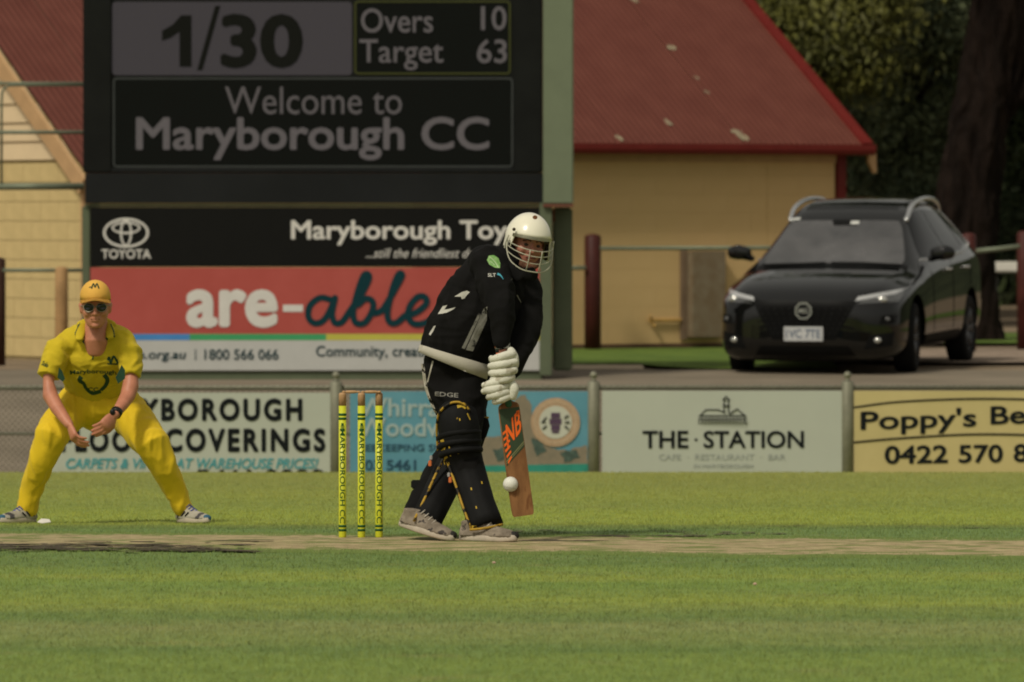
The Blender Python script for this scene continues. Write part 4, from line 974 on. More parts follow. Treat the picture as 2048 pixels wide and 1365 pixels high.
        for y0_ in (2.35, 3.18):
            h = bv.ray_cast(Vector((sx*2, y0_, .93)), D, 4)[0]; bm = BM(); pipe(bm, [tuple(h-D*.005+Vector((0, -.09, 0))), tuple(h-D*.028+Vector((0, -.06, 0))), tuple(h-D*.028+Vector((0, .06, 0))), tuple(h-D*.005+Vector((0, .09, 0)))], .012, 8); obj('door_handle', bm, chrome, root, True, True)
        obj('sill_cladding', patch([(sx*.9, 1.30, .20), (sx*.9, 3.0, .20), (sx*.9, 3.0, .33), (sx*.9, 1.30, .33)], D, 12, 3, .012), plastic, root, True, True)
        for y in (.86, 3.44):
            wh = bpy.data.objects.new('wheel', None); S.collection.objects.link(wh); wh.parent = root; wh.location = (sx*.79, y, .325)
            if y < 1: wh.rotation_euler = (0, 0, math.radians(6))
            n = 36; prof = [(-.10, .20), (-.105, .27), (-.095, .315), (-.07, .328), (.07, .328), (.095, .315), (.105, .27), (.10, .215), (.085, .205)]
            bm = BM(); ring_join(bm, [[Vector((x, r*math.cos(2*math.pi*i/n), r*math.sin(2*math.pi*i/n))) for i in range(n)] for x, r in prof], False); bmesh.ops.recalc_face_normals(bm, faces=bm.faces[:]); obj('tyre', bm, rubber, wh, True, True)
            bm = BM(); ring_join(bm, [[Vector((sx*x, r*math.cos(2*math.pi*i/n), r*math.sin(2*math.pi*i/n))) for i in range(n)] for x, r in ((-.05, .208), (.085, .208), (.09, .200), (.03, .185), (.02, .05))], False)
            for k in range(5):
                a2 = 2*math.pi*k/5
                for da in (-.16, .16):
                    p0 = Vector((sx*.075, .04*math.cos(a2), .04*math.sin(a2))); p1 = Vector((sx*.085, .195*math.cos(a2+da), .195*math.sin(a2+da))); pipe(bm, [tuple(p0), tuple(p1)], .013, 6)
            ball(bm, (sx*.075, 0, 0), (.015, .045, .045), 12)
            obj('rim', bm, mat('dark_alloy', (.10, .10, .105), .35, .2, metal=.7), wh, True, True)
            bm = BM(); box(bm, -.02, .02, -.3, .3, -.3, .3); bm.free()
    obj('sunroof', patch([(-.45, 2.12, 1.55), (.45, 2.12, 1.55), (.45, 2.95, 1.6), (-.45, 2.95, 1.6)], Vector((0, 0, -1)), 8, 8, .004), glass, root, True, True)
    # grille, badge, plate
    gr = obj('grille', patch([(-.30, .1, .33), (.30, .1, .33), (.50, .1, .695), (-.50, .1, .695)], fw, 16, 10, .004), mat('grille_black', (.003, .003, .003), .5, .1, spec=.08), root, True, True)
    bm = BM()
    for j in range(6):
        for i in range(13):
            z = .39+.045*j; hw = .30+(z-.36)/.31*.19; x = -hw+2*hw*(i+.5)/13; h = bv.ray_cast(Vector((x, -1, z)), fw, 4)
            if h[0] and math.hypot(x, z-.60) > .08: ball(bm, h[0], (.012, .006, .009), 6)
    obj('grille_studs', bm, mat('stud_dark', (.010, .010, .010), .5), gr, True, True)
    obj('intake', patch([(-.50, .1, .15), (.50, .1, .15), (.42, .1, .27), (-.42, .1, .27)], fw, 12, 3, .004), plastic, root, True, True)
    c = bv.ray_cast(Vector((0, -1, .60)), fw, 4)[0]+Vector((0, -.012, 0)); bm = BM(); n = 32
    def flat(pts, y=0, t=.008):
        b = BM(); b.faces.new([b.verts.new((c.x+x, c.y+y, c.z+z)) for x, z in pts]); thicken(b, Vector((0, -t, 0))); return b
    octo = [(.084*math.cos(math.pi/8+math.pi/4*i), .084*math.sin(math.pi/8+math.pi/4*i)) for i in range(8)]
    bd = obj('badge', flat(octo), chrome, root, False, True)
    obj('badge_ground', flat([(x*.82, z*.82) for x, z in octo], -.0085, .002), plastic, bd, False, True)
    tb = text_bm('MG', .03)
    for v in tb.verts: v.co = Vector((c.x-.045+.09*v.co.x, c.y-.0115, c.z-.024+.048*v.co.y))
    thicken(tb, Vector((0, -.002, 0))); obj('badge_letters', tb, chrome, bd, False, True)
    pc = bv.ray_cast(Vector((0, -1, .385)), fw, 4)[0]; y = pc.y-.02
    pl = obj('number_plate', box(BM(), -.186, .186, y-.006, y+.004, .318, .452, .003), mat('plate_white', (.46, .46, .46), .5, .05), root, False, True)
    tb = text_bm('1VC 7TE', .015)
    for v in tb.verts: v.co = Vector((-.165+.33*v.co.x, y-.0085, .345+.085*v.co.y))
    thicken(tb, Vector((0, -.001, 0))); obj('plate_characters', tb, mat('plate_blue_grey', (.10, .13, .18), .5), pl, False, True)
    return root
car = make_car()
# ------------------------------------------------------------------ people
skin = mat('sunburnt_skin', (.46, .175, .10), .5, .12, 14, .0006, 60, var2=(.53, .215, .13), spec=.35)
skin2 = mat('ruddy_skin', (.34, .125, .085), .5, .15, 18, .0006, 60, var2=(.42, .17, .11), spec=.5)
def head_shape(bm, M, s=1.0, beard=0):
    SL = [(.128, .02, .025, -.012), (.118, .045, .055, -.012), (.098, .063, .080, -.012), (.065, .073, .094, -.012), (.03, .0755, .097, -.010), (0, .073, .094, -.008), (-.03, .0705, .089, -.003),
          (-.055, .066, .081, .004), (-.078, .058, .070, .013), (-.098, .045, .052, .026), (-.112, .028, .032, .038)]
    n = 28; rings = []
    for z, rx, ry, yc in SL: rings.append([M @ (Vector((rx*math.cos(2*math.pi*i/n), yc+ry*math.sin(2*math.pi*i/n), z))*s) for i in range(n)])
    ring_join(bm, rings)
    def t(pts, n=10): loft(bm, [(M @ (Vector(p[:3])*s), p[3]*s, p[3]*s) for p in pts], n, view=M.to_3x3() @ Vector((0, 1, 0)))
    t([(0, .084, .012, .008), (0, .098, -.012, .010), (0, .106, -.030, .0125)])        # nose
    t([(-.014, .090, -.034, .009), (.014, .090, -.034, .009)])
    t([(-.052, .066, .026, .011), (-.02, .083, .024, .011), (.02, .083, .024, .011), (.052, .066, .026, .011)])
    for sx in (-1, 1):
        ball(bm, (sx*.040*s, .060*s, -.028*s), .026*s, 12, M)
        ball(bm, (sx*.077*s, -.008*s, -.012*s), (.010*s, .018*s, .031*s), 12, M); ball(bm, (sx*.080*s, -.016*s, .004*s), (.012*s, .016*s, .016*s), 10, M)
    t([(-.020, .083, -.056, .006), (0, .090, -.053, .0075), (.020, .083, -.056, .006)])
    t([(-.017, .081, -.068, .007), (0, .087, -.069, .0085), (.017, .081, -.068, .007)])
    ball(bm, (0, .066*s, -.096*s), (.024*s, .022*s, .018*s), 12, M)
def Rm(yaw, pitch, roll, loc):         # local: x = wearer's left/right across the picture, y = forward (towards the camera), z up
    base = Matrix(((-1, 0, 0), (0, -1, 0), (0, 0, 1))).to_4x4()
    return Matrix.Translation(loc) @ Matrix.Rotation(math.radians(yaw), 4, 'Z') @ Matrix.Rotation(math.radians(roll), 4, 'Y') @ Matrix.Rotation(math.radians(pitch), 4, 'X') @ base
def hand(bm, wrist, dirn, palm_n, L=.185, side=1, curl=.6, w_=1.0):
    """palm and five tapering, bent fingers; dirn = where the fingers point, palm_n = out of the palm; side = thumb side along dirn x palm_n"""
    d = dirn.normalized(); nn = (palm_n-d*palm_n.dot(d)).normalized(); s_ = d.cross(nn).normalized()*side
    pl = L*.50; wrist = Vector(wrist)
    def tb(pts, flat=1.0, n=10):
        loft(bm, [(p, r, r*flat) for p, r in pts], n, view=nn)
    tb([(wrist, .026*w_), (wrist+d*pl*.45, .038*w_), (wrist+d*pl*.95, .041*w_)], .48, 14)
    for k, (off, ln, r) in enumerate(((.028, .068, .0092), (.0095, .078, .0096), (-.0095, .073, .0092), (-.028, .058, .0082))):
        b = wrist+d*pl*(.98-.03*abs(k-1))+s_*off*w_; p = [b-d*.015, b]; cur = d.copy(); ax = s_*-side
        q = b.copy(); rr = [r*1.1, r*1.05]
        for j, fr in enumerate((.45, .32, .23)):
            ang = curl*(.75, 1.0, .7)[j]*(1+.12*k)
            cur = (cur*math.cos(ang)+nn*math.sin(ang)).normalized()
            nn2 = nn
            q = q+cur*ln*fr*1.15; p.append(q.copy()); rr.append(r*(1, .92, .78)[j])
            # rotate bending frame
            nn_rot = (nn*math.cos(0)).normalized()
        tb(list(zip(p, rr)))
    b = wrist+d*pl*.25+s_*.030*w_
    tb([(b-s_*.01, .013), (b+s_*.018+d*.022+nn*.012, .0125), (b+s_*.024+d*.048+nn*.026, .011), (b+s_*.016+d*.072+nn*.034, .0092)])
def shoe(root, ankle_m, length, mats, stripe=True):
    """local: y forward from heel, z up from the ground"""
    M = ankle_m; k = length/.30
    bm = BM()
    pr = [(.012, .030, .055), (.05, .037, .075), (.10, .040, .078), (.14, .041, .062), (.19, .045, .046), (.235, .044, .038), (.275, .032, .030), (.292, .016, .022)]
    rings = []
    for y, w_, h in pr:
        rings.append([M @ (Vector((w_*math.cos(a)*(1 if math.sin(a) < .2 else 1-.35*math.sin(a)**2), y, .022+max(0, h*math.sin(a)) if math.sin(a) > 0 else .022))*k) for a in [math.pi*2*i/20 for i in range(20)]])
    ring_join(bm, rings); loft(bm, [(M @ (Vector((0, .055, .06))*k), .033*k, .038*k), (M @ (Vector((0, .050, .092))*k), .034*k, .040*k)], 18, view=M.to_3x3() @ Vector((0, 1, 0)), rnd=False)
    up_ = obj('shoe', fuse(bm, .006, 2), mats[0], root, True)
    bm = BM(); n = 30; R = []
    for z, g in ((0, 0), (.006, .003), (.026, .002), (.030, -.004)):
        R.append([M @ (Vector(((.040+.006*math.sin(2*math.pi*i/n)+g)*math.cos(2*math.pi*i/n), .150+(.150+g)*math.sin(2*math.pi*i/n), z+.010*max(0, math.sin(2*math.pi*i/n)-.6)))*k) for i in range(n)])
    ring_join(bm, R); obj('sole', bm, mats[1], up_, True)
    bm = BM()
    for i in range(5):
        y = .115+.022*i; z = .098-.010*i
        pipe(bm, [tuple(M @ (Vector((-.022, y, z-.012))*k)), tuple(M @ (Vector((0, y+.004, z+.004))*k)), tuple(M @ (Vector((.022, y, z-.012))*k))], .003*k, 6)
    obj('laces', bm, mats[2], up_, True)
    bm = BM()
    for sx in (-1, 1) if stripe else ():
        for i in range(3):
            pipe(bm, [tuple(M @ (Vector((sx*.0405, .06+.035*i, .038))*k)), tuple(M @ (Vector((sx*.036, .085+.035*i, .070-.006*i))*k))], .0045*k, 6)
    (obj('side_stripe', bm, mats[3], up_, True) if stripe else bm.free())
    bm = BM(); ball(bm, M @ (Vector((0, .283, .028))*k), (.026*k, .018*k, .020*k), 12); obj('toe_cap', bm, mats[4], up_, True)
    return up_
def shoe_frame(heel, toe, side_tilt=0):  # world matrix: y from heel to toe, z up
    y = (toe-heel).normalized(); x = y.cross(Vector((0, 0, 1))).normalized(); z = x.cross(y).normalized()
    return frame(heel, x, y, z)

# ================= batsman =================
YBt = 35.9; sB = YBt/F
def B(px, py, d=0): 
    p = P(px, py, YBt); return p+Vector((0, d, 0))
def BL(lst): return [(B(x, y, d), ra*sB, (rb)*sB) for x, y, d, ra, rb in lst]
bat_man = thing('person', 'batsman in black long-sleeved shirt, black pads and white helmet leaning over his bat', 'person', B(905, 1083))
HM = Rm(18, 6, 8, B(1055, 487, -.02))
def bl_body(bm, o=0):
    loft(bm, BL([(908, 735, .02, 56+o, 50+o), (926, 690, .0, 66+o, 56+o), (950, 640, -.02, 70+o, 58+o), (982, 590, -.04, 70+o, 54+o), (1003, 550, -.04, 56+o, 46+o), (1024, 528, -.03, 36+o, 34+o)]), 28)
TORSO = [(901, 722, .02, 66, 58), (910, 705, .015, 70, 60), (925, 672, .0, 75, 62), (947, 632, -.02, 78, 62), (972, 592, -.03, 78, 58), (995, 556, -.03, 68, 52), (1014, 534, -.03, 48, 42)]
ARM_N = [(975, 527, -.13, 34, 34), (988, 560, -.18, 36, 34), (1000, 605, -.24, 31, 30), (1005, 632, -.26, 27, 27), (1004, 660, -.27, 21, 22), (1003, 681, -.27, 17, 18)]
ARM_F = [(1040, 560, .06, 34, 40), (1054, 590, .04, 29, 40), (1058, 625, .0, 26, 38), (1050, 665, -.08, 27, 32), (1036, 705, -.17, 22, 26), (1022, 740, -.22, 16, 20)]
LEG_F = [(935, 750, .0, 40, 44), (930, 800, -.03, 40, 42), (922, 850, -.09, 36, 38), (926, 900, -.08, 28, 30), (940, 950, -.11, 27, 29), (956, 1000, -.18, 22, 23), (965, 1045, -.23, 18, 18), (968, 1062, -.24, 16, 16)]
LEG_R = [(905, 750, .07, 44, 46), (925, 800, .13, 40, 42), (930, 860, .17, 36, 36), (905, 920, .17, 30, 32), (878, 960, .15, 30, 32), (853, 1000, .08, 26, 26), (830, 1032, -.02, 21, 20), (824, 1040, -.04, 14, 14), (826, 1042, -.06, 9, 9)]
bm = BM(); bl_body(bm, -6)
for A_ in (ARM_N, ARM_F): loft(bm, BL([(x, y, d, ra*.72, rb*.72) for x, y, d, ra, rb in A_]), 16)
loft(bm, BL([(1003, 675, -.27, 12, 12), (1005, 700, -.27, 12, 12)]), 12)
for A_ in (LEG_F, LEG_R): loft(bm, BL([(x, y, d, ra*.72, rb*.72) for x, y, d, ra, rb in A_]), 16)
loft(bm, BL([(1022, 548, -.0, 22, 24), (1036, 530, -.02, 23, 25), (1050, 508, -.01, 24, 26)]), 18)
head_shape(bm, HM, 1.0)
obj('body', fuse(bm, .0055, 2), skin2, bat_man, True)
for sx in (-1, 1):
    bm = ball(BM(), (sx*.030, .0765, -.002), (.013, .009, .007), 12, HM); obj('eye', bm, mat('dark_eye', (.05, .035, .03), .25), bat_man, True)
    bm = BM(); pipe(bm, [tuple(HM @ Vector((sx*.012, .092, .018))), tuple(HM @ Vector((sx*.03, .090, .024))), tuple(HM @ Vector((sx*.050, .076, .016)))], .0035, 6); obj('eyebrow', bm, mat('brown_brow', (.06, .03, .02), .9), bat_man, True)
bm = BM(); pipe(bm, [tuple(HM @ Vector(v)) for v in ((-.024, .084, -.0625), (0, .0925, -.0615), (.024, .084, -.0625))], .0042, 8); obj('mouth', bm, mat('dark_lips', (.13, .035, .03), .6), bat_man, True)
bm = BM()                               # short ginger beard hugging the jaw
loft(bm, [(HM @ Vector(v), .017, .017) for v in ((-.062, .020, -.055), (-.054, .045, -.082), (-.03, .068, -.103), (0, .078, -.110), (.03, .068, -.103), (.054, .045, -.082), (.062, .020, -.055))], 10)
obj('beard', folds(fuse(bm, .005, 1), .002, (90, 90, 90), 3), mat('ginger_beard', (.16, .075, .045), .95, .3, 60, .003, 300), bat_man, True)

cloth = mat('black_cloth', (.0060, .0056, .0054), .9, .25, 6, .0012, 90, spec=.12)
shirt_parts = TORSO
bm = BM(); loft(bm, BL(TORSO), 30, rnd=False); loft(bm, BL(TORSO[-2:]), 24)
loft(bm, BL([(968, 528, -.06, 40, 34), (1020, 548, .0, 44, 40)]), 24)
loft(bm, BL(ARM_N), 20); loft(bm, BL(ARM_F), 20)
loft(bm, BL([(1022, 545, -.03, 34, 34), (1040, 524, -.03, 31, 32)]), 20, rnd=False)
me = folds(fuse(bm, .0075, 3), .008, (9, 9, 5), 2, .002); folds(me, .0035, (7, 7, 16), 4)
shirt = obj('shirt', me, cloth, bat_man, True); bS = bvh_of(shirt)
# collar flaps
bm = BM()
loft(bm, BL([(1000, 522, -.10, 13, 5), (1022, 540, -.15, 14, 5), (1040, 556, -.16, 10, 5)]), 12); loft(bm, BL([(1048, 548, -.15, 13, 6), (1062, 548, -.14, 15, 6), (1071, 553, -.11, 9, 5)]), 12)
obj('collar', fuse(bm, .005, 2), cloth, shirt, True)
cream = mat('cream_undershirt', (.42, .39, .32), .85, .08, 8, .001, 80)
bm = BM(); n = 40; R = []
for k, (g, dx, dy) in enumerate(((-.25, 0, 0), (.4, 3, 10), (1, 6, 20))):
    ring = []
    for i in range(n):
        a = 2*math.pi*i/n; c_, s_ = math.cos(a), math.sin(a)
        q_ = (c_+1)/2
        x = 911+72*c_-3*g; y = 692+46*q_ + (12+12*q_)*g; d = .02+.168*s_
        ring.append(B(x, y, d) + Vector((0, 0, 0)))
    R.append(ring)
vv = ring_join(bm, R, cap=False); bmesh.ops.solidify(bm, geom=bm.faces[:], thickness=.004)
me = bpy.data.meshes.new('u'); bm.to_mesh(me); bm.free()
obj('undershirt_hem', folds(me, .0022, (10, 10, 6), 5), cream, bat_man, True)
# prints on the shirt
silver = mat('silver_print', (.20, .19, .165), .6, .3, 40, dirt=((.035, .033, .03), .60, 30)); wpr = mat('white_shirt_print', (.48, .46, .41), .7, .15)
def dec(name, bm, m, par, bv, cuts=0, off=.0025): return obj(name, decal(bm, bv, off, cuts), m, par)
Yd = YBt-.9
def D_(px, py): 
    return px, py
def fpoly(pts): 
    bm = BM(); bm.faces.new([bm.verts.new(P(x, y, YBt)) for x, y in pts]); return bm
dec('side_print', merge(fpoly([(924, 695), (958, 625), (962, 628), (930, 698)]), fpoly([(932, 699), (968, 616), (975, 612), (974, 640), (946, 702)])), silver, shirt, bS, 3)
dec('white_print', merge(fpoly([(909, 593), (924, 584), (934, 581), (940, 584), (935, 589), (929, 597), (924, 598), (922, 593)]), fpoly([(876, 628), (886, 612), (895, 610), (889, 619), (897, 618), (912, 614), (906, 619), (894, 625), (884, 627)]), fpoly([(858, 668), (868, 652), (872, 651), (867, 662), (861, 671)])), wpr, shirt, bS, 3)
lg = [(985+13*math.cos(a)*(1-.15*math.sin(a)), 522+13*math.sin(a)) for a in [2*math.pi*i/16 for i in range(16)]]
lg = [(978, 511), (988, 510), (997, 516), (1001, 527), (1000, 536), (990, 535), (979, 529), (974, 520)]
dec('leaf_emblem', fpoly(lg), mat('leaf_green', (.10, .33, .05), .6, .35, 60, var2=(.30, .48, .18)), shirt, bS, 3)
dec('leaf_vein', merge(flat_stroke([(979, 513), (989, 522), (997, 535)], .8, YBt), flat_stroke([(981, 522), (990, 530)], .6, YBt)), mat('pale_green', (.40, .5, .3), .6), shirt, bS, 0, .004)
dec('sleeve_lettering', flat_text('SLT', 976, 546, 992, 553, YBt, .03), wpr, shirt, bS, 1)
dec('sleeve_mark', flat_stroke([(995, 547), (1001, 550), (1007, 558)], (2.4, .5), YBt), mat('teal_mark', (.06, .30, .38), .6), shirt, bS, 1)
dec('collar_piping', merge(flat_stroke([(1027, 536), (1031, 545), (1023, 560)], (2.5, 1), YBt), flat_stroke([(1034, 590), (1042, 605)], (1, .6), YBt)), silver, shirt, bS, 1)
# trousers
bm = BM(); loft(bm, BL([(904, 735, .03, 58, 54), (910, 760, .03, 60, 54), (914, 790, .02, 56, 52)]), 26)
LT = lambda A_, k: [(x, y, d, ra*k+3, rb*k+3) for x, y, d, ra, rb in A_]
loft(bm, BL(LT(LEG_F[:-1], 1.02)), 22); loft(bm, BL(LT(LEG_R[:-1], 1.06)), 22)
me = folds(fuse(bm, .008, 3), .009, (8, 8, 7), 9, .002); trs = obj('trousers', me, cloth, bat_man, True); bT = bvh_of(trs)
dec('white_piping', merge(flat_stroke([(845, 728), (852, 775), (862, 805), (878, 838)], (3.2, 2.2), YBt), flat_stroke([(866, 722), (860, 745), (855, 765)], (1.6, 1), YBt)), cream, trs, bT, 1)
dec('trouser_lettering', flat_text('KOOKABURRA', 870, 783, 917, 794, YBt, .02, 0, 3) if False else flat_text('EDGE', 870, 784, 917, 793, YBt, .03, 0, 3), silver, trs, bT, 1)

# pads
padm = mat('scuffed_black_pad', (.0065, .0065, .0065), .7, .3, 8, .0008, 120, spec=.12, stretch=(1, 1, .6), dirt=((.42, .27, .03), .735, 26))
yl = mat('yellow_pad_edge', (.38, .23, .025), .6, .25, 30, dirt=((.015, .013, .01), .50, 24))
def pad(label, st, ribs=9, knee=None):
    bm = BM()
    loft(bm, BL(st), 64, rnd=False, mod=lambda a, k: 1+.028*abs(math.sin(ribs*a/2))*(1 if math.sin(a) < .4 or True else 0))
    o = obj('leg_pad', bm, padm, bat_man, True, label=label); return o
pf = pad('front black batting pad with worn yellow edging', [(912, 801, -.10, 8, 4), (912, 804, -.105, 24, 14), (913, 812, -.11, 34, 24), (915, 828, -.12, 39, 30), (918, 850, -.125, 41, 34), (921, 875, -.12, 42, 36), (923, 900, -.11, 39, 35), (932, 930, -.09, 36, 33), (944, 965, -.14, 34, 31), (957, 1005, -.21, 33, 29), (969, 1035, -.26, 33, 28), (975, 1050, -.28, 33, 28)])
for py, xx in ((866, 0), (884, 1), (901, 3)):
    bm = BM(); pts = []
    for i in range(13):
        a = math.pi*(.04+.92*i/12); pts.append((B(919+xx-38.5*math.cos(a), py+4-7*math.sin(a)+(a-1.5)*-4, -.115-.083*math.sin(a)), 7*sB, 7*sB))
    loft(bm, pts, 10); obj('knee_roll', bm, padm, pf, True)
pr_ = pad('rear black batting pad seen behind the front leg', [(953, 846, .10, 20, 12), (950, 856, .10, 26, 20), (936, 885, .10, 31, 28), (920, 910, .10, 34, 30), (902, 940, .10, 33, 30), (885, 975, .02, 32, 29), (868, 1010, -.06, 31, 27), (851, 1044, -.17, 30, 26)])
bm = BM(); loft(bm, BL([(960, 872, .07, 13, 8), (965, 850, .05, 15, 8), (967, 838, .05, 10, 5)]), 14); obj('knee_wing', bm, padm, pr_, True)
bm = BM(); pipe(bm, [tuple(B(*p)) for p in ((948, 838, .02), (965, 834, .0), (977, 836, .02))], .0045, 8, 3); pipe(bm, [tuple(B(*p)) for p in ((893, 903, -.02), (872, 948, -.06), (848, 1000, -.13), (829, 1038, -.23))], .0065, 8, 4); obj('edge_piping', bm, yl, pr_, True)
bm = BM(); pipe(bm, [tuple(B(*p)) for p in ((876, 900, -.10), (874, 860, -.12), (877, 830, -.15), (890, 812, -.17), (908, 803, -.175), (928, 806, -.18), (941, 822, -.18))], .0058, 8, 4)
pipe(bm, [tuple(B(*p)) for p in ((895, 922, -.13), (910, 962, -.18), (926, 1008, -.25), (943, 1052, -.31))], .0062, 8, 4); pipe(bm, [tuple(B(*p)) for p in ((941, 1054, -.33), (960, 1052, -.355), (985, 1048, -.35), (1005, 1044, -.30))], .0062, 8, 4)
obj('edge_piping', bm, yl, pf, True)
bP = bvh_of(pf)
dec('yellow_wear', merge(flat_stroke([(884, 878), (888, 890), (886, 905), (894, 915)], (3.8, 3.2), YBt), flat_stroke([(887, 905), (890, 930)], (2.5, 1.5), YBt), *[fpoly([(x-1.6, y-2.4), (x+1.0, y-2), (x+1.8, y+2.2), (x-.6, y+3)]) for x, y in ((899, 893), (901, 908), (917, 903), (898, 925), (920, 837), (953, 1010), (943, 974), (964, 962))], flat_stroke([(935, 825), (941, 838)], 1.1, YBt), flat_stroke([(915, 812), (925, 810), (932, 815)], (3, 2.2), YBt), fpoly([(944, 1046), (954, 1046), (956, 1058), (947, 1060)])), mat('worn_yellow', (.44, .29, .03), .7, .3, 40), pf, bP, 1, .003)
org = mat('orange_mark', (.62, .17, .05), .6, .2); 
bm = BM()
for x, y, d in ((876, 892, .0), (860, 927, .0), (901, 958, -.14)): pbx = B(x, y, d); box(bm, pbx.x-.008, pbx.x+.008, pbx.y-.03, pbx.y+.01, pbx.z-.014, pbx.z+.014, .003)
obj('orange_buckle', bm, org, bat_man)
bm = BM()
for x, y, d in ((862, 916, .02), (898, 948, -.12)): pbx = B(x, y, d); box(bm, pbx.x-.007, pbx.x+.007, pbx.y-.03, pbx.y+.01, pbx.z-.011, pbx.z+.011, .003)
obj('grey_buckle', bm, mat('pale_grey_mark', (.35, .35, .34), .6), bat_man)
bm = BM(); q = B(833, 971, .1); box(bm, q.x-.028, q.x+.05, q.y-.03, q.y+.03, q.z-.02, q.z+.022, .006); q = B(935, 1045, .0); box(bm, q.x-.012, q.x+.014, q.y-.03, q.y+.03, q.z-.03, q.z+.03, .006); obj('pad_strap', bm, mat('black_strap', (.008, .008, .008), .8), bat_man)
# shoes
beige = mat('scuffed_beige_shoe', (.17, .135, .10), .8, .35, 14, .001, 120, var2=(.30, .25, .19), dirt=((.05, .042, .038), .60, 28)); solew = mat('dirty_white_sole', (.44, .38, .30), .7, .2, 10); lace = mat('pale_laces', (.40, .36, .30), .8); dkt = mat('black_rubber', (.02, .018, .016), .7)
h0 = P(798, 1056, 35.78); h0.z = .072; t0 = P(905, 1087, 35.62); t0.z = .0
shoe(bat_man, shoe_frame(h0, t0), .32, (beige, solew, lace, dkt, dkt), False)
h1 = P(920, 1070, 35.68); h1.z = .004; t1 = P(1030, 1088, 35.5); t1.z = .004
shoe(bat_man, shoe_frame(h1, t1), .33, (beige, solew, lace, dkt, dkt), False)

# helmet: a thing worn, so part of the person
ivory = mat('ivory_helmet', (.74, .70, .56), .22, .04, 4, spec=.5, coat=.5, dirt=((.50, .42, .28), .72, 9))
bm = BM(); na, ne = 56, 14; rings = []
def low(a):                            # a: 0 = wearer's front; how low the shell comes
    f = math.cos(a)
    return .038 if f > .55 else (.038-(.108)*min(1, (.55-f)/.22))
for j in range(ne+1):
    ring = []
    for i in range(na):
        a = 2*math.pi*i/na; z0_ = low(a if a < math.pi else 2*math.pi-a); zt_ = .150
        e = j/ne; el_ = math.radians(90*(1-e))
        if j == 0: el_ = math.radians(86)
        z = zt_*math.sin(el_) if zt_*math.sin(el_) > .045 else None
        # dome above z=.045, near-vertical skirt below
        k = e; zz = z0_+(zt_-z0_)*math.cos(k*math.pi/2)**.85 if True else 0
        rr = math.sqrt(max(0, 1-(max(zz, .03)/(zt_*1.0+.0005))**2.15)); flare = 1+.05*max(0, .03-zz)/.1
        rr = min(1, rr*1.03) if zz > .03 else .985
        ring.append(HM @ Vector((.112*rr*math.sin(a)*flare, -.005+.130*rr*math.cos(a), zz)))
    rings.append(ring)
ring_join(bm, rings, cap=False); top_c = bm.verts.new(HM @ Vector((0, -.005, .1505))); bm.verts.ensure_lookup_table()
for i in range(na): bm.faces.new((bm.verts[(i+1) % na], bm.verts[i], top_c))
bmesh.ops.recalc_face_normals(bm, faces=bm.faces[:]); bmesh.ops.solidify(bm, geom=bm.faces[:], thickness=.006)
hel = obj('helmet', bm, ivory, bat_man, True)
bm = BM(); A, Bq = [], []               # peak
for i in range(19):
    a = math.radians(-62+124*i/18); k = math.cos(math.radians(-90+180*i/18))
    A.append(bm.verts.new(HM @ Vector((.113*math.sin(a), -.005+.131*math.cos(a), .044)))); Bq.append(bm.verts.new(HM @ Vector((.116*math.sin(a)*(1+.02*k), -.005+(.131)*math.cos(a)+.034*k, .030))))
for i in range(18): bm.faces.new((A[i], A[i+1], Bq[i+1], Bq[i]))
bmesh.ops.solidify(bm, geom=bm.faces[:], thickness=.006); obj('peak', bm, ivory, hel, True)
bH = bvh_of(hel)
dec('rust_spot', fpoly([(1070+5*math.cos(a), 435+4*math.sin(a)) for a in [2*math.pi*i/10 for i in range(10)]]), mat('rust_brown', (.13, .05, .015), .8, .3, 60), hel, bH, 1, .0015)
bm = ball(BM(), HM @ Vector((-.112, .045, .022)), .011, 12) if False else ball(BM(), B(1028, 459, -.13), .0085, 12); obj('bolt', bm, mat('dark_bolt', (.05, .035, .02), .6), hel, True)
bm = BM(); loft(bm, [(HM @ Vector((sx*.098, .02, -.06)), .010, .03) for sx in (1,)]+[(HM @ Vector((.094, .02, .0)), .010, .03)], 12); loft(bm, [(HM @ Vector((-.098, .02, -.06)), .010, .03), (HM @ Vector((-.094, .02, .0)), .010, .03)], 12)
obj('padding', bm, mat('dark_padding', (.02, .015, .012), .9), hel, True)
wire = mat('pale_grille_wire', (.40, .385, .29), .4, .1, metal=.1)
bm = BM()
def arc(z, r, dz, a0=78, fwd=.0):      # a wire sweeping round the face
    return [tuple(HM @ Vector((.118*math.sin(math.radians(a))*(1.0), .0+r*math.cos(math.radians(a))+.01, z+dz*(1-math.cos(math.radians(a)))))) for a in range(-a0, a0+1, 12)]
for z, r, dz, a0 in ((-.022, .150, .030, 78), (-.050, .152, .040, 78), (-.085, .146, .055, 78)): pipe(bm, arc(z, r, dz, a0), .0026, 7)
pipe(bm, [tuple(HM @ Vector(v)) for v in ((-.115, .03, .01), (-.118, .05, -.03), (-.105, .09, -.085), (-.06, .135, -.118), (0, .148, -.125), (.06, .135, -.118), (.105, .09, -.085), (.118, .05, -.03), (.115, .03, .01))], .0034, 8, 4)
for x in (-.030, .032): pipe(bm, [tuple(HM @ Vector((x, yy, z))) for yy, z in ((.158, -.020), (.160, -.05), (.155, -.085), (.146, -.12))], .0028, 7, 2)
for sx in (-1, 1): pipe(bm, [tuple(HM @ Vector((sx*.116, .045, .03))), tuple(HM @ Vector((sx*.122, .03, -.03))), tuple(HM @ Vector((sx*.112, .045, -.07)))], .0040, 8, 3)
obj('face_guard', bm, wire, hel, True)

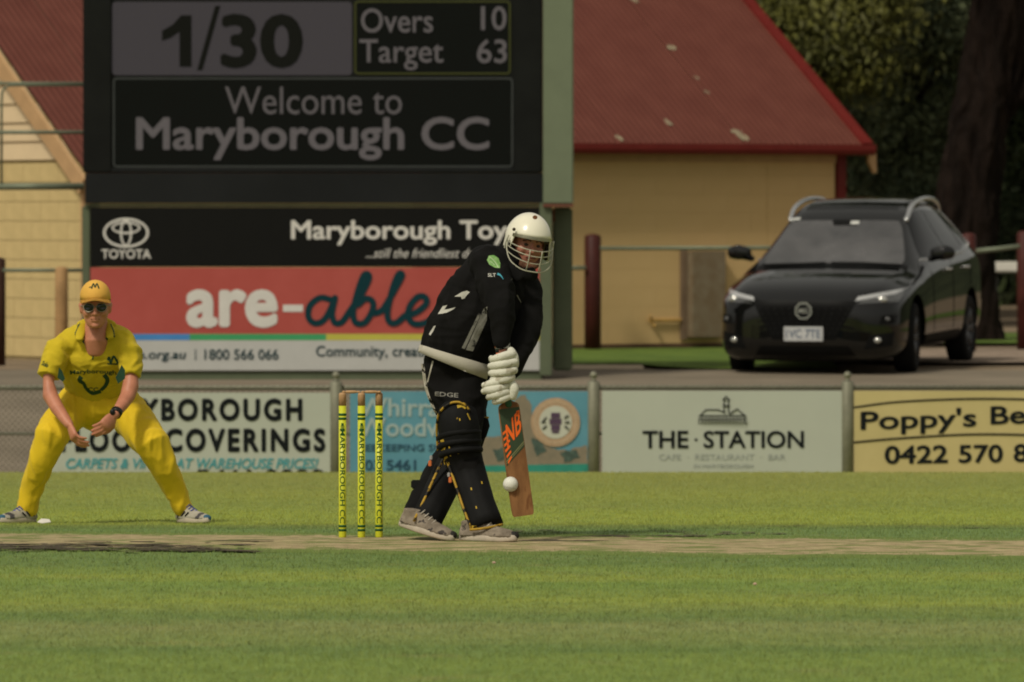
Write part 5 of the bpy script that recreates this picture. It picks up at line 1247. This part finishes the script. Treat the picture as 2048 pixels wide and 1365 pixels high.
# gloves
glv = mat('white_glove', (.60, .585, .49), .8, .08, 12, .002, 90, dirt=((.42, .39, .30), .60, 22))
def glove(label, rolls, palm, thumb, cuff, fingers):
    bm = BM(); loft(bm, BL(palm), 18)
    o = obj('glove', fuse(bm, .006, 2), glv, bat_man, True, label=label)
    for r in rolls:
        b2 = BM(); loft(b2, [(p[0], p[1], p[2]) for p in BL([tuple(q) for q in smooth_path(r, 3)])], 12); obj('finger_roll', b2, glv, o, True)
    for r in thumb:
        b2 = BM(); loft(b2, BL([tuple(q) for q in smooth_path(r, 3)]), 12); obj('thumb', b2, glv, o, True)
    b2 = BM(); 
    for r in fingers: loft(b2, BL([tuple(q) for q in r]), 10)
    obj('fingertips', b2, glv, o, True)
    return o
gu = glove('upper white batting glove', [[(986, 717, -.30, 7, 7), (1003, 712, -.335, 9, 9), (1024, 706, -.32, 9, 9)], [(984, 730, -.30, 8, 7), (1003, 727, -.34, 9, 9), (1028, 722, -.32, 9, 9)],
            [(985, 744, -.30, 8, 7), (1004, 743, -.34, 9, 9), (1027, 738, -.32, 9, 9)], [(988, 757, -.30, 7, 7), (1005, 757, -.335, 8.5, 8), (1023, 752, -.32, 8, 8)]],
           [(1014, 703, -.26, 15, 13), (1010, 722, -.27, 22, 18), (1006, 740, -.27, 22, 18), (1005, 752, -.27, 18, 15)], [[(1022, 700, -.30, 8, 8), (1029, 712, -.31, 8, 8), (1031, 728, -.30, 7, 7)]], None,
           [[(983, 714, -.27, 5.5, 5.5), (983, 718, -.235, 5.5, 5.5)], [(981, 730, -.27, 6, 6), (981, 733, -.235, 5.5, 5.5)], [(982, 744, -.27, 6, 6), (982, 746, -.235, 5.5, 5.5)], [(985, 757, -.27, 5.5, 5.5), (985, 759, -.235, 5, 5)]])
gl = glove('lower white batting glove', [[(975, 768, -.29, 8, 8), (990, 763, -.325, 9, 9), (1008, 762, -.31, 8, 8)], [(973, 778, -.29, 8, 7), (990, 776, -.335, 9, 9), (1012, 770, -.31, 8, 8)],
            [(980, 790, -.30, 7.5, 7), (995, 786, -.335, 9, 9), (1014, 781, -.31, 8, 8)], [(990, 801, -.30, 6.5, 6.5), (1002, 796, -.33, 8, 8), (1016, 791, -.31, 7, 7)]],
           [(1000, 762, -.26, 18, 14), (998, 778, -.27, 19, 16), (1003, 792, -.27, 15, 13)], [[(1022, 763, -.30, 9, 9), (1028, 775, -.315, 9.5, 9), (1026, 790, -.31, 8, 8)]], None,
           [[(969, 768, -.27, 6, 6), (969, 771, -.235, 5.5, 5.5)], [(968, 780, -.27, 6, 6), (969, 782, -.235, 5.5, 5.5)], [(977, 792, -.27, 5.5, 5.5), (978, 794, -.235, 5.5, 5.5)]])
bm = BM(); loft(bm, BL([(1004, 680, -.272, 15, 15), (1006, 695, -.272, 16, 15)]), 20, rnd=False); obj('wristband', bm, mat('checked_wristband', (.45, .44, .42), .8, .1, 8, dirt=((.01, .01, .01), .5, 110)), bat_man, True)

# bat
bt = thing('cricket_bat', 'scuffed wooden cricket bat with dark green sticker and orange logo held in the gloves', 'bat', B(1047, 1030, -.25))
wood = mat('scuffed_willow', (.21, .09, .032), .6, .3, 5, .0006, 80, var2=(.30, .145, .055), stretch=(3, 3, .8), dirt=((.17, .07, .025), .56, 7))
ax0, ax1 = B(1017, 806, -.27), B(1047, 1027, -.30); bd = (ax1-ax0).normalized(); bu = Vector((0, 1, 0)).cross(bd).normalized()*-1
if bu.x < 0: bu = -bu
ang = math.radians(12); bu2 = (bu*math.cos(ang)+Vector((0, 1, 0))*math.sin(ang)).normalized(); bn = bd.cross(bu2).normalized()
if bn.y > 0: bn = -bn                  # face normal towards the camera
Lb = (ax1-ax0).length; bm = BM(); rings = []
W2 = .0535
for t_, wv, th, dz in ((-.035, .014, .012, 0), (-.02, .026, .012, 0), (.0, W2*.86, .010, 0), (.02, W2*.97, .010, 0), (.06, W2, .012, 0), (.4, W2*1.01, .020, 0), (.75, W2*1.02, .026, 0), (.93, W2*1.02, .018, 0), (.985, W2*.98, .014, 0), (1.0, W2*.86, .010, 0)):
    c = ax0+bd*Lb*t_
    rings.append([c+bu2*wv*x-bn*(th*q+.0) for x, q in ((-1, .25), (-.93, -.02), (-.5, -.13), (0, -.16), (.5, -.13), (.97, -.02), (1, .25), (.98, .8), (.5, 1.3), (0, 1.9), (-.5, 1.3), (-.98, .8))])
ring_join(bm, rings); bmesh.ops.recalc_face_normals(bm, faces=bm.faces[:]); blade_o = obj('blade', bm, wood, bt, True)
try: blade_o.data.set_sharp_from_angle(angle=math.radians(40))
except Exception: pass
bB = bvh_of(blade_o)
def bxy(u, v):                          # u -1..1 across, v in 0..1 down the blade
    return ax0+bd*Lb*v+bu2*W2*u
def bpoly(pts, cuts=0): 
    bm = BM(); bm.faces.new([bm.verts.new(bxy(u, v)+bn*.2) for u, v in pts]); return bm
def bdec(name, bm, m, off, cuts=3):
    return obj(name, decal(bm, bB, off, cuts, -bn, .0), m, blade_o)
def decal_b(bm, off, cuts=3):
    return decal(bm, bB, off, cuts, -bn, 0)
bdec('sticker', bpoly([(-.93, .035), (.93, .035), (.93, .39), (-.93, .545)]), mat('dark_green_sticker', (.035, .055, .028), .5, .1), .0012, 4)
bdec('sticker_line', merge(bpoly([(-.93, .50), (.93, .343), (.93, .352), (-.93, .509)]), bpoly([(-.93, .52), (.93, .363), (.93, .369), (-.93, .526)])), mat('khaki_line', (.22, .22, .10), .5), .0022, 3)
oj = mat('orange_sticker', (.80, .13, .015), .5, .06)
tb = text_bm('NB', .06, .0)
for v in tb.verts:
    u, q = v.co.x, v.co.y; v.co = bxy(-.66+1.52*u+.10*q, .385-.20*q-.135*u)+bn*.2
parts = [tb]
for k in range(6): parts.append(bpoly([(-.90, .245+.052*k), (-.45+.05*k, .215+.047*k), (-.43+.05*k, .235+.047*k), (-.90, .268+.052*k)] if k < 3 else [(-.90+.06*(k-3), .245+.052*k), (-.38, .218+.047*k), (-.36, .238+.047*k), (-.88+.06*(k-3), .268+.052*k)]))
parts.append(bpoly([(.62, .07), (.90, .065), (.90, .10), (.55, .11)]))
bdec('orange_logo', merge(*parts), oj, .0024, 2)
h0_ = B(997, 692, -.275); h1_ = ax0+bd*.0
bm = BM(); loft(bm, [(h1_+(h0_-h1_)*t_, r_, r_) for t_, r_ in ((0, .017), (.2, .0165), (.97, .0165), (1, .0175))], 18, rnd=True); obj('handle', bm, mat('green_grip', (.03, .09, .045), .7, .2), bt, True)
for t_, nme, c in ((.99, 'orange_grip_end', (.55, .16, .04)), (.93, 'black_grip_band', (.012, .012, .012)), (.88, 'orange_grip_band', (.50, .12, .05))):
    bm = BM(); loft(bm, [(h1_+(h0_-h1_)*(t_-.022), .0172, .0172), (h1_+(h0_-h1_)*(t_+.022), .0178, .0178)], 18, rnd=False); obj(nme, bm, mat(nme, c, .7), bt, True)

# ================= fielder =================
YFd = 39.6; sF = YFd/F
def A(px, py, d=0): return P(px, py, YFd)+Vector((0, d, 0))
def AL(lst): return [(A(x, y, d), ra*sF, rb*sF) for x, y, d, ra, rb in lst]
fd = thing('person', 'fielder in yellow kit, cap and sunglasses crouching with hands ready', 'person', A(195, 1046))
FM = Rm(2, 5, -1, A(193, 612, -.10))
ARML = [(112, 700, .02, 27, 30), (100, 740, -.02, 21, 23), (98, 765, -.04, 17, 18), (102, 790, -.07, 16, 16), (118, 816, -.14, 14, 14), (134, 836, -.20, 11.5, 12), (143, 847, -.23, 9.5, 10.5)]
ARMR = [(262, 705, .02, 26, 30), (263, 745, -.02, 20, 22), (262, 772, -.05, 17, 18), (257, 792, -.09, 15.5, 16), (247, 809, -.15, 13, 13), (238, 822, -.20, 10.5, 11), (234, 828, -.22, 9.5, 10)]
LGL = [(150, 812, .30, 40, 44), (122, 842, .16, 36, 38), (100, 876, .02, 31, 33), (83, 920, .06, 25, 27), (67, 962, .12, 21.5, 23), (55, 1000, .16, 19, 20), (50, 1022, .17, 18, 19)]
LGR = [(235, 812, .30, 40, 44), (270, 850, .16, 37, 39), (306, 893, .02, 33, 34), (322, 925, .06, 26, 28), (338, 960, .12, 23, 24), (354, 998, .16, 19, 20), (362, 1018, .17, 18, 19)]
FT = [(192, 806, .32, 62, 46), (191, 785, .28, 66, 48), (189, 760, .22, 67, 49), (187, 730, .14, 73, 52), (187, 702, .08, 76, 50), (190, 682, .05, 66, 42), (192, 668, .02, 38, 32)]
bm = BM(); loft(bm, AL([(x, y, d, ra*.86, rb*.82) for x, y, d, ra, rb in FT]), 24)
loft(bm, AL([(192, 700, -.025, 20, 16), (192, 684, -.03, 24, 22), (192, 668, -.01, 24, 26), (193, 642, .0, 22, 24)]), 20)
for L_ in (ARML, ARMR): loft(bm, AL([(x, y, d, ra*.98 if y > 770 else ra*.66, rb*.98 if y > 770 else rb*.66) for x, y, d, ra, rb in L_]), 16)
for L_ in (LGL, LGR): loft(bm, AL([(x, y, d, ra*.78, rb*.78) for x, y, d, ra, rb in L_]), 16)
head_shape(bm, FM, 1.0)
hand(bm, A(144, 848, -.23), Vector((.35, -.45, -.80)), Vector((.75, .3, .1)), L=.165, side=-1, curl=.6)
hand(bm, A(233, 829, -.22), Vector((-.55, -.45, -.62)), Vector((-.45, .35, -.1)), L=.165, side=1, curl=.55)
obj('body', fuse(bm, .005, 2), skin, fd, True)
hair = mat('brown_hair', (.07, .04, .022), .9, .3, 40)
bm = BM()
for sx in (-1, 1): loft(bm, [(FM @ Vector((sx*.072, -.025, .045)), .010, .035), (FM @ Vector((sx*.074, -.03, .01)), .008, .028), (FM @ Vector((sx*.070, -.045, -.03)), .008, .022)], 12)
loft(bm, [(FM @ Vector((0, -.085, .05)), .06, .025), (FM @ Vector((0, -.085, -.02)), .055, .02)], 14); obj('hair', fuse(bm, .006, 1), hair, fd, True)
bm = BM(); pipe(bm, [tuple(FM @ Vector(v)) for v in ((-.022, .083, -.0625), (0, .0915, -.0615), (.022, .083, -.0625))], .0036, 8); obj('mouth', bm, MATS['dark_lips'], fd, True)
# sunglasses
sg = None; bm = BM()
for sx in (-1, 1):
    n = 20; cc = Vector((sx*.034, .098, .002)); ring_join(bm, [[FM @ (cc+Vector((.0265*math.cos(2*math.pi*i/n)*g, -.012*abs(math.cos(2*math.pi*i/n))*(1 if math.cos(2*math.pi*i/n)*sx > 0 else 0)+dy, .0225*math.sin(2*math.pi*i/n)*g))) for i in range(n)] for g, dy in ((1, -.002), (.96, .002), (.5, .0045), (.1, .005))])
sg = obj('sunglasses', bm, mat('dark_lens', (.006, .008, .008), .15, .1, spec=.6), fd, True)
bm = BM()
for sx in (-1, 1):
    n = 24; cc = Vector((sx*.034, .099, .002)); pipe(bm, [tuple(FM @ (cc+Vector((.0275*math.cos(a), -.012*max(0, math.cos(a)*sx), .0235*math.sin(a))))) for a in [2*math.pi*i/n for i in range(n+1)]], .0021, 6)
    pipe(bm, [tuple(FM @ Vector(v)) for v in ((sx*.061, .088, .008), (sx*.078, .05, .008), (sx*.080, -.01, .002))], .0022, 6)
pipe(bm, [tuple(FM @ Vector(v)) for v in ((-.008, .099, .006), (0, .101, .009), (.008, .099, .006))], .0022, 6)
obj('frame', bm, mat('thin_metal_frame', (.30, .26, .20), .35, .1, metal=.6), sg, True)
# cap
capm = mat('gold_cap', (.68, .38, .07), .75, .08, 10, .0008, 120)
bm = BM(); na = 32; R = []
for j in range(9):
    e = math.radians(4+86*j/8); R.append([FM @ Vector((.083*math.sin(e)*math.cos(2*math.pi*i/na), -.010+.104*math.sin(e)*math.sin(2*math.pi*i/na), .048+.092*math.cos(e)-(.012 if j == 8 else 0))) for i in range(na)])
ring_join(bm, R, True); bmesh.ops.recalc_face_normals(bm, faces=bm.faces[:]); cp = obj('cap', bm, capm, fd, True)
bm = BM(); Aq, Bq = [], []
for i in range(21):
    a = math.radians(18+144*i/20); k = math.sin(math.radians(180*i/20)); dz = .030*abs(math.cos(a))**1.5; Aq.append(bm.verts.new(FM @ Vector((.084*math.cos(a), -.010+.104*math.sin(a), .052-dz*.6)))); Bq.append(bm.verts.new(FM @ Vector((.087*math.cos(a), -.010+.104*math.sin(a)+.066*k**.7, .046-dz))))
for i in range(20): bm.faces.new((Aq[i], Aq[i+1], Bq[i+1], Bq[i]))
bmesh.ops.solidify(bm, geom=bm.faces[:], thickness=.004); obj('visor', bm, capm, cp, True)
bC = bvh_of(cp); olv = mat('dark_green_print', (.02, .045, .02), .7, .2)
dec('cap_emblem', merge(flat_stroke([(187, 577), (190, 567), (194, 574), (197, 567), (202, 577)], 1.3, YFd), flat_stroke([(186, 573), (182, 575)], 1, YFd)), olv, cp, bC, 1, .002)
# shirt
ysh = mat('yellow_shirt_cloth', (.52, .385, .014), .8, .06, 6, .0012, 110, sheen=.08); ytr = mat('yellow_trouser_cloth', (.66, .45, .014), .75, .05, 6, .001, 110, sheen=.08)
bm = BM(); loft(bm, AL(FT), 30)
loft(bm, AL([(132, 692, .05, 26, 30), (115, 704, .03, 29, 33), (104, 732, -.01, 24.5, 28), (98, 753, -.03, 22.5, 25)]), 20, rnd=False)
loft(bm, AL([(246, 692, .05, 28, 30), (257, 708, .03, 27, 33), (262, 734, -.01, 22, 27), (262, 754, -.03, 20, 25)]), 20, rnd=False)
loft(bm, AL([(146, 690, .05, 34, 30), (170, 676, .06, 32, 30), (212, 676, .06, 32, 30), (238, 690, .05, 34, 30)]), 20)
me = folds(fuse(bm, .007, 3), .0045, (8, 8, 7), 21, .0015); folds(me, .0045, (12, 12, 17), 8, .001)
# open the neck: drop the faces where the throat shows
bm = BM(); bm.from_mesh(me)
def inside(px, py):
    return py < 668+10 and abs(px-192) < 25 or (py < 712 and abs(px-191) < 24*(712-py)/44)
dele = []
for f in bm.faces:
    c = f.calc_center_median(); px = CX+F*c.x/c.y; py = HY+F*(H-c.z)/c.y
    if c.y < YFd+.08 and py < 709 and abs(px-191) < max(0, 23*(709-py)/42): dele.append(f)
bmesh.ops.delete(bm, geom=dele, context='FACES'); me = bpy.data.meshes.new('s'); bm.to_mesh(me); bm.free()
fs = obj('shirt', me, ysh, fd, True); bF = bvh_of(fs)
gprint = mat('bottle_green_print', (.018, .055, .028), .7, .2)
bm = BM()
loft(bm, AL([(178, 645, .02, 6, 4), (165, 654, -.02, 11, 4), (160, 668, -.055, 11, 4), (160, 678, -.075, 8, 4)]), 12); loft(bm, AL([(208, 645, .02, 6, 4), (218, 654, -.02, 10, 4), (222, 666, -.055, 10, 4), (223, 674, -.075, 8, 4)]), 12)
loft(bm, AL([(160, 650, .03, 8, 8), (192, 640, .10, 14, 8), (224, 650, .03, 8, 8)]), 12)
co_ = obj('collar', fuse(bm, .0045, 2), ysh, fs, True); bCo = bvh_of(co_)
dec('collar_edge', merge(flat_stroke([(150, 684), (152, 664), (160, 646)], 1.4, YFd), flat_stroke([(230, 676), (229, 664), (222, 648)], 1.1, YFd)), gprint, co_, bCo, 1, .002)
dec('placket', merge(flat_stroke([(168, 680), (175, 690), (189, 710)], (4.2, 3), YFd), flat_stroke([(188, 708), (186, 720)], (1.2, 1), YFd), flat_stroke([(215, 676), (212, 684)], (3, 2), YFd)), gprint, fs, bF, 1, .004)
dec('chest_print', merge(flat_text('Maryborough', 139, 739, 232, 750, YFd, .03, 0, 0, 3), flat_stroke([(162, 754), (158, 762), (166, 768), (170, 778)], (4.5, 3.4), YFd), flat_stroke([(170, 778), (182, 788), (200, 784)], (3.4, 3.8), YFd), flat_stroke([(208, 750), (214, 760), (210, 772), (200, 782)], (4.5, 3.2), YFd), flat_stroke([(216, 721), (219, 715), (222, 726), (228, 713), (236, 727)], 2.0, YFd), flat_stroke([(215, 728), (237, 729)], 1.3, YFd), flat_text('CC', 174, 776, 195, 785, YFd, .03)), gprint, fs, bF, 1)
dec('side_panel', merge(fpoly([(118, 735), (124, 742), (130, 758), (126, 764), (115, 756)]), fpoly([(243, 730), (250, 740), (250, 758), (236, 768), (231, 755), (238, 742)])), gprint, fs, bF, 3)
dec('sleeve_mark', flat_text('Solo', 85, 723, 99, 733, YFd, .02, .2, 22), gprint, fs, bF, 1)
bm = BM(); loft(bm, AL([(192, 800, .30, 66, 50), (192, 815, .32, 64, 50)]), 28)
for L_ in (LGL, LGR): loft(bm, AL([(x, y, d, ra+1, rb+2) for x, y, d, ra, rb in L_]), 24, rnd=True)
loft(bm, AL([(155, 815, .24, 36, 36), (230, 815, .24, 36, 36)]), 20)
me = folds(fuse(bm, .008, 3), .0055, (8, 8, 5), 33, .002); folds(me, .0045, (19, 19, 5), 5, .001); ft = obj('trousers', me, ytr, fd, True); bFT = bvh_of(ft)
bm = BM(); loft(bm, AL([(238, 821, -.195, 12.2, 13), (235, 827, -.215, 11.8, 12.5)]), 18, rnd=False); w0 = A(230, 822, -.245); ball(bm, w0, (.015, .008, .017), 12); obj('watch', bm, mat('black_watch', (.012, .012, .012), .4), fd, True)
fw_ = mat('white_sports_shoe', (.36, .33, .27), .7, .25, 14, .001, 100, dirt=((.06, .055, .06), .57, 16)); fso = mat('navy_sole', (.03, .10, .16), .6); fbl = mat('blue_laces', (.05, .07, .30), .7)
q0 = A(66, 1046, .22); q0.z = gz(q0.y)+.004; q1 = A(4, 1050, .0); q1.z = gz(q1.y)+.004
shoe(fd, shoe_frame(q0+Vector((-.0, 0, 0)), q1), .29, (fw_, solew, fbl, dkt, fso))
q0 = A(352, 1046, .22); q0.z = gz(q0.y)+.004; q1 = A(414, 1048, .0); q1.z = gz(q1.y)+.004
shoe(fd, shoe_frame(q0, q1), .29, (fw_, solew, fbl, dkt, fso))
bm = BM(); loft(bm, AL([(44, 1014, .17, 12, 14), (41, 1024, .16, 12, 14)]), 14); loft(bm, AL([(367, 1010, .17, 12, 14), (370, 1020, .16, 12, 14)]), 14); obj('sock', bm, mat('blue_sock', (.03, .06, .25), .8), fd, True)
